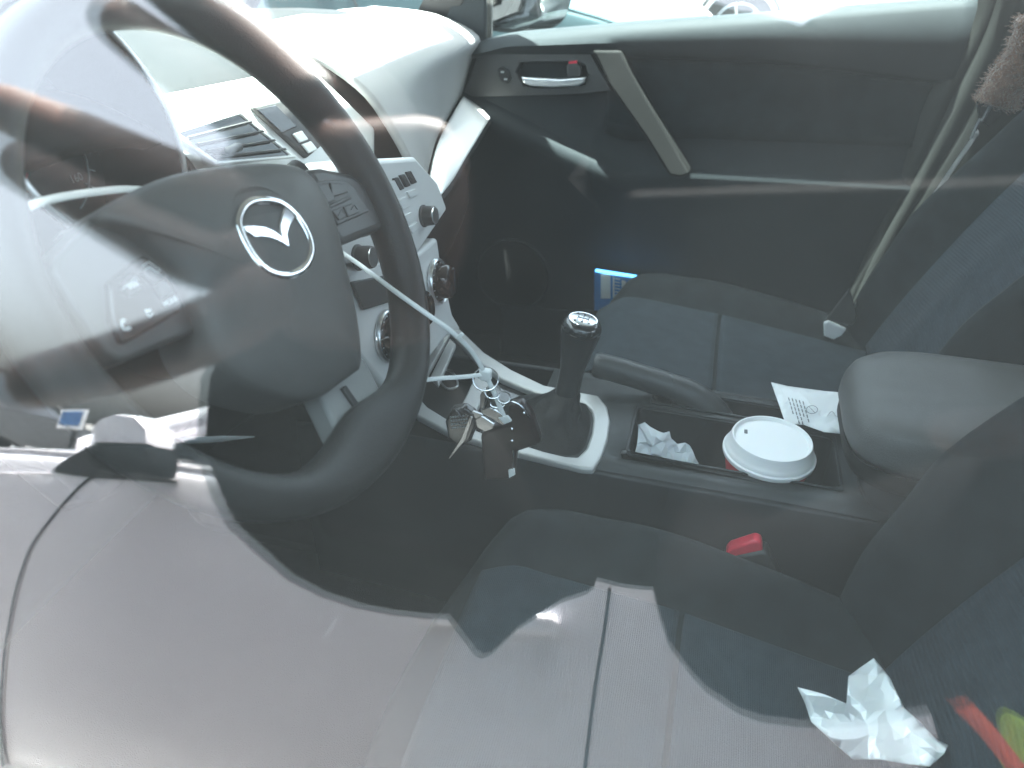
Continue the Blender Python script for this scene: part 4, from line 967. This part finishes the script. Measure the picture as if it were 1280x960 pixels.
    if not detail:
        for sg in (-1, 1):
            MB().grid([[P(-.66+dx, sg*(.93+dy), .99+dz) for dx, dy, dz in ring_] for ring_ in ([(.0, -.06, .0), (0, .06, .0), (0, .07, .09), (0, -.05, .09)], [(-.07, -.05, .01), (-.07, .05, .015), (-.07, .06, .075), (-.07, -.04, .08)])], closed_v=True, cap=True).build('mirror', paint, c, bevel=.015)
            for xx in (.17, 1.05): MB().tube([P(xx-.10, sg*.893, .83), P(xx+.1, sg*.893, .845)], .014, 8, flat=.7).build('door_handle', paint, c)
            for pts in ([P(-.80, sg*.887, .90), P(-.88, sg*.887, .75), P(-.87, sg*.887, .5), P(-.8, sg*.886, .34)], [P(.25, sg*.887, .95), P(.26, sg*.887, .36)], [P(1.15, sg*.887, .95), P(1.0, sg*.887, .45)]):
                MB().tube(pts, .003, 5).build('door_seam', 'rubber', c)
    return c
YS = -1.9
nb = car('parked_car', -.02, YS-.886, 'car_silver', 'silver hatchback parked alongside on the driver side, mirrored in the window glass', detail=True)
def sm(px, py, o=.0008): return atm(px, py, YS+o)
for pts in ([(112, 598), (100, 607), (70, 640), (42, 678), (30, 705), (18, 745), (8, 800), (3, 850), (0, 905), (4, 958)], [(762, 735), (755, 790), (745, 850), (737, 910), (730, 970), (722, 1040)]):
    MB().tube(spline([sm(*p, o=-.0005) for p in pts], 4), .0030, 6).build('door_seam', 'rubber', nb)
MB().tube([sm(-200, 590, .0), sm(0, 592, .0), sm(62, 592, .0)], .0016, 6).build('fender_crease', 'car_silver', nb)
MB().prism([sm(*p, .004) for p in [(62, 591), (66, 584), (80, 574), (104, 560), (124, 551), (128, 560), (124, 582), (112, 598), (90, 595)]], V((0, -.012, 0))).build('mirror_sail', 'rubber', nb, bevel=.004)
MB().prism([sm(*p, .003) for p in [(110, 598), (122, 582), (190, 590), (220, 602), (215, 604), (150, 600)]], V((0, -.012, 0))).build('mirror_foot', 'rubber', nb, bevel=.003)
ym = YS+.10
def mp(px, py, y): return atm(px, py, y)
m0 = [mp(*p, ym) for p in [(126, 560), (140, 559), (180, 561), (205, 562), (207, 580), (203, 597), (165, 597), (135, 590), (124, 578)]]
mcen = sum(m0, V())/len(m0)
MB().grid([[mcen+(p-mcen)*.9+V((0, -.045, 0)) for p in m0], [mcen+(p-mcen)*1.02+V((0, -.03, 0)) for p in m0], [p+V((0, .022, 0)) for p in m0], [mcen+(p-mcen)*.85+V((0, .042, 0)) for p in m0]], closed_v=True, cap=True).build('mirror', 'car_dark', nb, angle=60)
m1 = [mp(*p, ym) for p in [(127, 559), (128, 538), (140, 526), (160, 520), (188, 524), (205, 540), (206, 561)]]
mcen = sum(m1, V())/len(m1)
MB().grid([[mcen+(p-mcen)*.9+V((0, -.035, 0)) for p in m1], [mcen+(p-mcen)*1.0+V((0, -.02, 0)) for p in m1], [p+V((0, .02, 0)) for p in m1], [mcen+(p-mcen)*.85+V((0, .04, 0)) for p in m1]], closed_v=True, cap=True).build('mirror_cap', 'car_silver', nb, angle=60)
hd = [sm(*p, .034) for p in [(519, 757), (540, 757), (690, 771), (698, 776), (697, 797), (688, 797), (530, 782), (521, 778)]]
MB().prism(hd, V((0, -.022, 0))).build('door_handle', 'car_silver', nb, bevel=.006, segs=3)
for p_ in ((535, 770), (684, 784)): MB().box(sm(*p_, .006), (.03, .03, .022)).build('handle_foot', 'car_silver', nb, bevel=.004)
for xx, zz in ((1.05, .88),): MB().tube([V((xx-.10, YS+.028, zz)), V((xx+.1, YS+.028, zz+.012))], .014, 8, flat=.7).build('door_handle', 'car_silver', nb)
MB().tube([V((1.10, YS-.001, .98)), V((1.02, YS-.001, .5))], .003, 5).build('door_seam', 'rubber', nb)

bx_ = atm(66, 530, -4.9).x-2.1
car('parked_car', bx_, -5.78, 'car_dark', 'black car parked beyond the silver hatchback with a chrome grille bar', face=-1)
car('parked_car', at(872, 12, y=2.2).x-2.08, 2.95, 'car_teal', 'dark teal car parked on the passenger side, seen through the far window', face=-1)
car('parked_car', -.9, 7.2, 'car_white', 'white car parked farther off beyond the dark teal car')
car('parked_car', -7.2, 3.4, 'car_white', 'white car parked ahead, seen through the windscreen behind the steering wheel', face=1)
car('parked_car', -8.2, -.6, 'car_blue', 'pale blue car parked straight ahead of the windscreen')
sg_ = thing('parking_sign', (*atm(88, 523, -4.2).xy, 0), 'small blue parking sign with a white border on a grey post, mirrored at the left', 'sign')
MB().prism([atm(*p, -4.2) for p in [(70, 535), (76, 512), (108, 512), (99, 537)]], V((0, -.02, 0))).build('border', 'white_plastic', sg_)
MB().prism([atm(*p, -4.195) for p in [(73, 531), (78, 515), (104, 515), (97, 533)]], V((0, .004, 0))).build('panel', 'plate_blue', sg_)
pb = atm(94, 535, -4.23); MB().tube([V((pb.x, pb.y, 0)), pb], .012, 8).build('post', 'rubber', sg_)


# ------------------------------------------------------------------ setting
def sheet(name, pts, m, z): 
    o = MB().add([V((x, y, z)) for x, y in pts], [(0, 1, 2, 3)]).build(name, m, smooth=False); o['kind'] = 'structure'; o['label'] = name.replace('_', ' ')+' of the car park'; o['category'] = 'ground'; return o
sheet('ground', [(-300, -300), (300, -300), (300, 300), (-300, 300)], 'asphalt', 0)
for yy in (-4.25, -1.40, 1.35, 4.5): sheet('road_marking', [(-2.6, yy-.05), (2.4, yy-.05), (2.4, yy+.05), (-2.6, yy+.05)], 'line_paint', .004)
kb = MB().box((-3.0, 0, .06), (.16, 40, .12)).build('kerb', 'concrete', bevel=.02); kb['kind'] = 'structure'; kb['label'] = 'concrete kerb ahead of the parked cars'; kb['category'] = 'kerb'
# ------------------------------------------------------------------ photographer
pe = thing('person', (.95, -1.40, 0), 'person in dark hoodie with orange and lime trim photographing through the car window', 'person')
def skin(name, vs, es, m, parent, sub=2, root=0):
    me = bpy.data.meshes.new(name); me.from_pydata([V(p) for p, r in vs], es, []); me.update()
    o = bpy.data.objects.new(name, me); col.objects.link(o)
    bm = bmesh.new(); bm.from_mesh(me); L_ = bm.verts.layers.skin.verify(); bm.verts.ensure_lookup_table()
    for i, (p, r) in enumerate(vs):
        sv = bm.verts[i][L_]; sv.radius = (r, r) if not isinstance(r, tuple) else r; sv.use_root = (i == root)
    bm.to_mesh(me); bm.free()
    k = o.modifiers.new('skin', 'SKIN'); k.use_smooth_shade = True
    u = o.modifiers.new('sub', 'SUBSURF'); u.levels = sub; u.render_levels = sub
    dg = bpy.context.evaluated_depsgraph_get(); me2 = bpy.data.meshes.new_from_object(o.evaluated_get(dg))
    bpy.data.objects.remove(o); me2.name = name; me2.shade_smooth()
    o = bpy.data.objects.new(name, me2); col.objects.link(o); me2.materials.clear(); me2.materials.append(MATS[m]); o.parent = parent; o.location = -parent.location
    return o
PEL, WAI, CH, NECK, HEAD = atm(1430, 800, -1.38), atm(1200, 560, -1.31), atm(1000, 330, -1.28), atm(760, 120, -1.24), atm(440, 25, -1.12)
BEL, BK = atm(820, 560, -1.26), atm(1300, 110, -1.36)
LS, LE, LW = atm(690, 330, -1.18), atm(600, 690, -1.13), atm(365, 520, -.93)
RS, RE, RW = atm(1170, 130, -1.29), atm(915, 795, -1.10), CAM+_r*.165-_u*.09-_f*.03
LH = atm(500, 210, -.825); RH = CAM+_r*.14-_u*.035-_f*.02
FL, FR = V((PEL.x+.02, -1.22, .06)), V((PEL.x+.22, -1.56, .06))
KL, KR = V((PEL.x-.03, -1.20, .50)), V((PEL.x+.14, -1.50, .50))
body = [(PEL, .09), (WAI, .09), (CH, .13), (NECK, .07), (HEAD+V((.03, -.02, -.07)), .058), (HEAD, .085), (HEAD+V((-.01, 0, .09)), .075),
        (LS, .06), (LE, .042), (LW, .028), (RS, .06), (RE, .042), (RW, .028),
        (PEL+V((-.03, .12, -.08)), .09), (KL, .058), (FL+V((0, 0, .04)), .04), (FL+V((-.02, .13, -.015)), .035),
        (PEL+V((.06, -.1, -.08)), .09), (KR, .058), (FR+V((0, 0, .04)), .04), (FR+V((-.02, .13, -.015)), .035), (HEAD+V((-.03, .105, -.01)), .018)]
ed = [(0, 1), (1, 2), (2, 3), (3, 4), (4, 5), (5, 6), (2, 7), (7, 8), (8, 9), (2, 10), (10, 11), (11, 12), (0, 13), (13, 14), (14, 15), (15, 16), (0, 17), (17, 18), (18, 19), (19, 20), (5, 21)]
skin('body', body, ed, 'skin', pe)
hv = [(PEL, .165), (WAI, .18), (CH, .19), (NECK, .14), (LS, .145), (LE, .070), (LE.lerp(LW, .5), .088), (LW, .084), (RS, .15), (RE, .074), (RE.lerp(RW, .5), .06), (RW, .045), (NECK.lerp(HEAD, .5), .13), (HEAD+V((.01, -.03, .03)), .135), (HEAD+V((.01, -.03, .12)), .09), (BEL, .185), (BK, .17), (atm(775, 640, -1.2), .13), (atm(485, 400, -.87), .05), (atm(765, 735, -1.19), .05), (PEL+V((.03, 0, -.12)), .16), (PEL+V((.04, 0, -.16)), .15)]
skin('hoodie', hv, [(0, 1), (1, 2), (2, 3), (2, 4), (4, 5), (5, 6), (6, 7), (2, 8), (8, 9), (9, 10), (10, 11), (3, 12), (12, 13), (13, 14), (2, 15), (8, 16), (15, 17), (7, 18), (17, 19), (0, 20), (20, 21)], 'hoodie', pe)
b = MB(); b.tube([PEL+V((.01, 0, .02)), PEL+V((.02, 0, -.06)), PEL+V((.03, 0, -.14))], [.15, .165, .15], 20)
for k_, f_, h_ in ((KL, FL, PEL+V((-.02, .08, -.10))), (KR, FR, PEL+V((.07, -.07, -.10)))):
    b.tube(spline([h_, h_.lerp(k_, .5), k_, k_.lerp(f_, .5), f_+V((0, 0, .07))], 4), [.105-.045*i/16 for i in range(17)], 18)
b.build('trousers', 'trousers', pe, angle=80)
for f_ in (FL, FR): skin('boot', [(f_+V((0, 0, .05)), .052), (f_+V((0, -.03, -.01)), .045), (f_+V((-.02, .15, -.015)), .042)], [(0, 1), (1, 2)], 'boot_leather', pe, sub=2)
for s_ in (-1, 1): MB().lathe([(.001, .012), (.008, .009), (.012, 0), (.008, -.009), (.001, -.012)], HEAD+V((-.02+s_*.035, .085, .02)), (0, 1, 0), 12).build('eye', 'white_plastic', pe)
# pointed hanging cuff of the sleeve
zg = [atm(*p, -1.12) for p in [(500, 706), (545, 762), (598, 832), (640, 792), (700, 755), (745, 740), (720, 640), (560, 600)]]
MB().prism(zg, V((0, -.03, 0))).build('hoodie_flap', 'hoodie', pe, bevel=.008)
# trim
ob = [atm(1160, 852, -1.17), atm(1190, 872, -1.17), atm(1225, 905, -1.17), atm(1262, 950, -1.17), atm(1300, 1000, -1.17)]
MB().tube(spline(ob, 4), .0085, 8, flat=.5).build('orange_trim', 'hivis_orange', pe)
MB().prism([atm(*p, -1.18) for p in [(1262, 905), (1270, 895), (1330, 930), (1330, 1010), (1268, 975)]], V((0, -.02, 0))).build('lime_panel', 'hivis_lime', pe, bevel=.006)
# hands: palm and five finger chains each
def palm(W, K, width, thick, name, parent):
    """rounded palm from the wrist W to the knuckle line centre K"""
    d = (K-W); n_ = V((0, 1, 0)); w_ = d.cross(n_).normalized(); n_ = w_.cross(d).normalized(); rows = []
    for t, kw, kt in ((0, .62, .9), (.18, .70, 1.1), (.45, .98, 1.25), (.75, 1.04, 1.05), (.97, .98, .75), (1.05, .80, .35)):
        rows.append([W+d*t+w_*(width/2*kw*math.cos(q))*(1 if abs(math.cos(q)) > .5 else 1)+n_*(thick/2*kt*math.sin(q)) for q in [2*math.pi*k/16 for k in range(16)]])
    return MB().grid(rows, closed_v=True, cap=True).build(name, 'skin', parent, sub=1)
def hand(W, K, width, fingers, fk=1):
    o = palm(W, K, width, .034, 'hand', pe)
    for ch in fingers:
        v = [(K.lerp(ch[0], .75), .016*fk)] + [(p, r*fk) for p, r in zip(ch, (.0165, .0150, .0140, .012))]
        f = skin('finger', v, [(i, i+1) for i in range(len(v)-1)], 'skin', pe); f.parent = o; f.location = V((0, 0, 0))
    return o
yh = -.825
def H(*p, y=yh): return [atm(a, b_, y+dy) for a, b_, dy in p]
hand(atm(455, 440, -.87), atm(415, 165, yh), .112, [
     H((385, 130, .002), (315, 62, .003), (245, 10, .004), (165, -50, .006)),
     H((365, 180, 0), (285, 128, .002), (205, 72, .004), (120, 8, .006)),
     H((300, 262, 0), (200, 222, .002), (95, 176, .004), (-30, 124, .006)),
     H((290, 340, 0), (200, 303, .002), (95, 243, .004), (-10, 190, .006)),
     H((315, 388, 0), (230, 424, .002), (130, 458, .004), (-10, 490, .006))])
hand(RW, RH+_u*.01, .085, [[RH+_r*.02+_u*.05, RH-_r*.0+_u*.075-_f*.004, RH-_r*.02+_u*.08-_f*.004, RH-_r*.04+_u*.075-_f*.002],
              [RH+_r*.0+_u*.02-_f*.03, RH-_r*.04+_u*.02-_f*.035, RH-_r*.07+_u*.018-_f*.03, RH-_r*.08+_u*.016-_f*.02],
              [RH+_r*.0-_u*.0-_f*.03, RH-_r*.045-_u*.0-_f*.035, RH-_r*.075-_u*.0-_f*.03, RH-_r*.085-_u*.0-_f*.02],
              [RH+_r*.0-_u*.02-_f*.03, RH-_r*.04-_u*.024-_f*.035, RH-_r*.07-_u*.024-_f*.03, RH-_r*.08-_u*.024-_f*.02],
              [RH+_r*.0-_u*.04-_f*.025, RH-_r*.03-_u*.045-_f*.03, RH-_r*.05-_u*.045-_f*.028, RH-_r*.06-_u*.045-_f*.02]], fk=.72)
ph = thing('phone', CAM-_f*.012, 'black smartphone held up in both hands close to the car window', 'phone')
Mr = Matrix((_r, _u, _f)).transposed()
MB().box(CAM-_f*.012+_r*.048-_u*.018, (.158, .074, .008), Mr).build('phone_body', 'phone', ph, bevel=.004, segs=3)
MB().lathe([(.006, -.0075), (.006, -.006), (.004, -.0058), (.0005, -.0062)], CAM, _f, 20).build('camera_lens', 'gloss_black', ph)

# ------------------------------------------------------------------ light
SUN = V((-.10, -.03, .995)).normalized()
w = bpy.data.worlds.new('World'); sc.world = w; w.use_nodes = True; nt = w.node_tree
sk = nt.nodes.new('ShaderNodeTexSky'); sk.sky_type = 'NISHITA'; sk.sun_disc = False
sk.sun_elevation = math.asin(SUN.z); sk.sun_rotation = math.atan2(SUN.x, SUN.y)
sk.dust_density = 6; sk.air_density = .8; sk.ozone_density = .5
hs = nt.nodes.new('ShaderNodeHueSaturation'); hs.inputs['Saturation'].default_value = .45
nt.links.new(sk.outputs[0], hs.inputs['Color']); nt.links.new(hs.outputs[0], nt.nodes['Background'].inputs[0]); nt.nodes['Background'].inputs[1].default_value = .07
sl_ = bpy.data.lights.new('sun', 'SUN'); sl_.energy = 5.0; sl_.angle = R(.6); sl_.color = (1, .95, .88)
so_ = bpy.data.objects.new('sun', sl_); col.objects.link(so_); so_.rotation_euler = (-SUN).to_track_quat('-Z', 'Y').to_euler()
sc.view_settings.view_transform = 'Standard'; sc.view_settings.look = 'None'; sc.view_settings.gamma = 1; sc.view_settings.use_curve_mapping = False
sc.view_settings.exposure = 4.65
sc.cycles.max_bounces = 10; sc.cycles.transparent_max_bounces = 24; sc.cycles.diffuse_bounces = 5; sc.cycles.glossy_bounces = 5
sc.cycles.caustics_reflective = False; sc.cycles.caustics_refractive = False; sc.cycles.sample_clamp_indirect = 6
try: sc.cycles.use_denoising = True
except Exception: pass
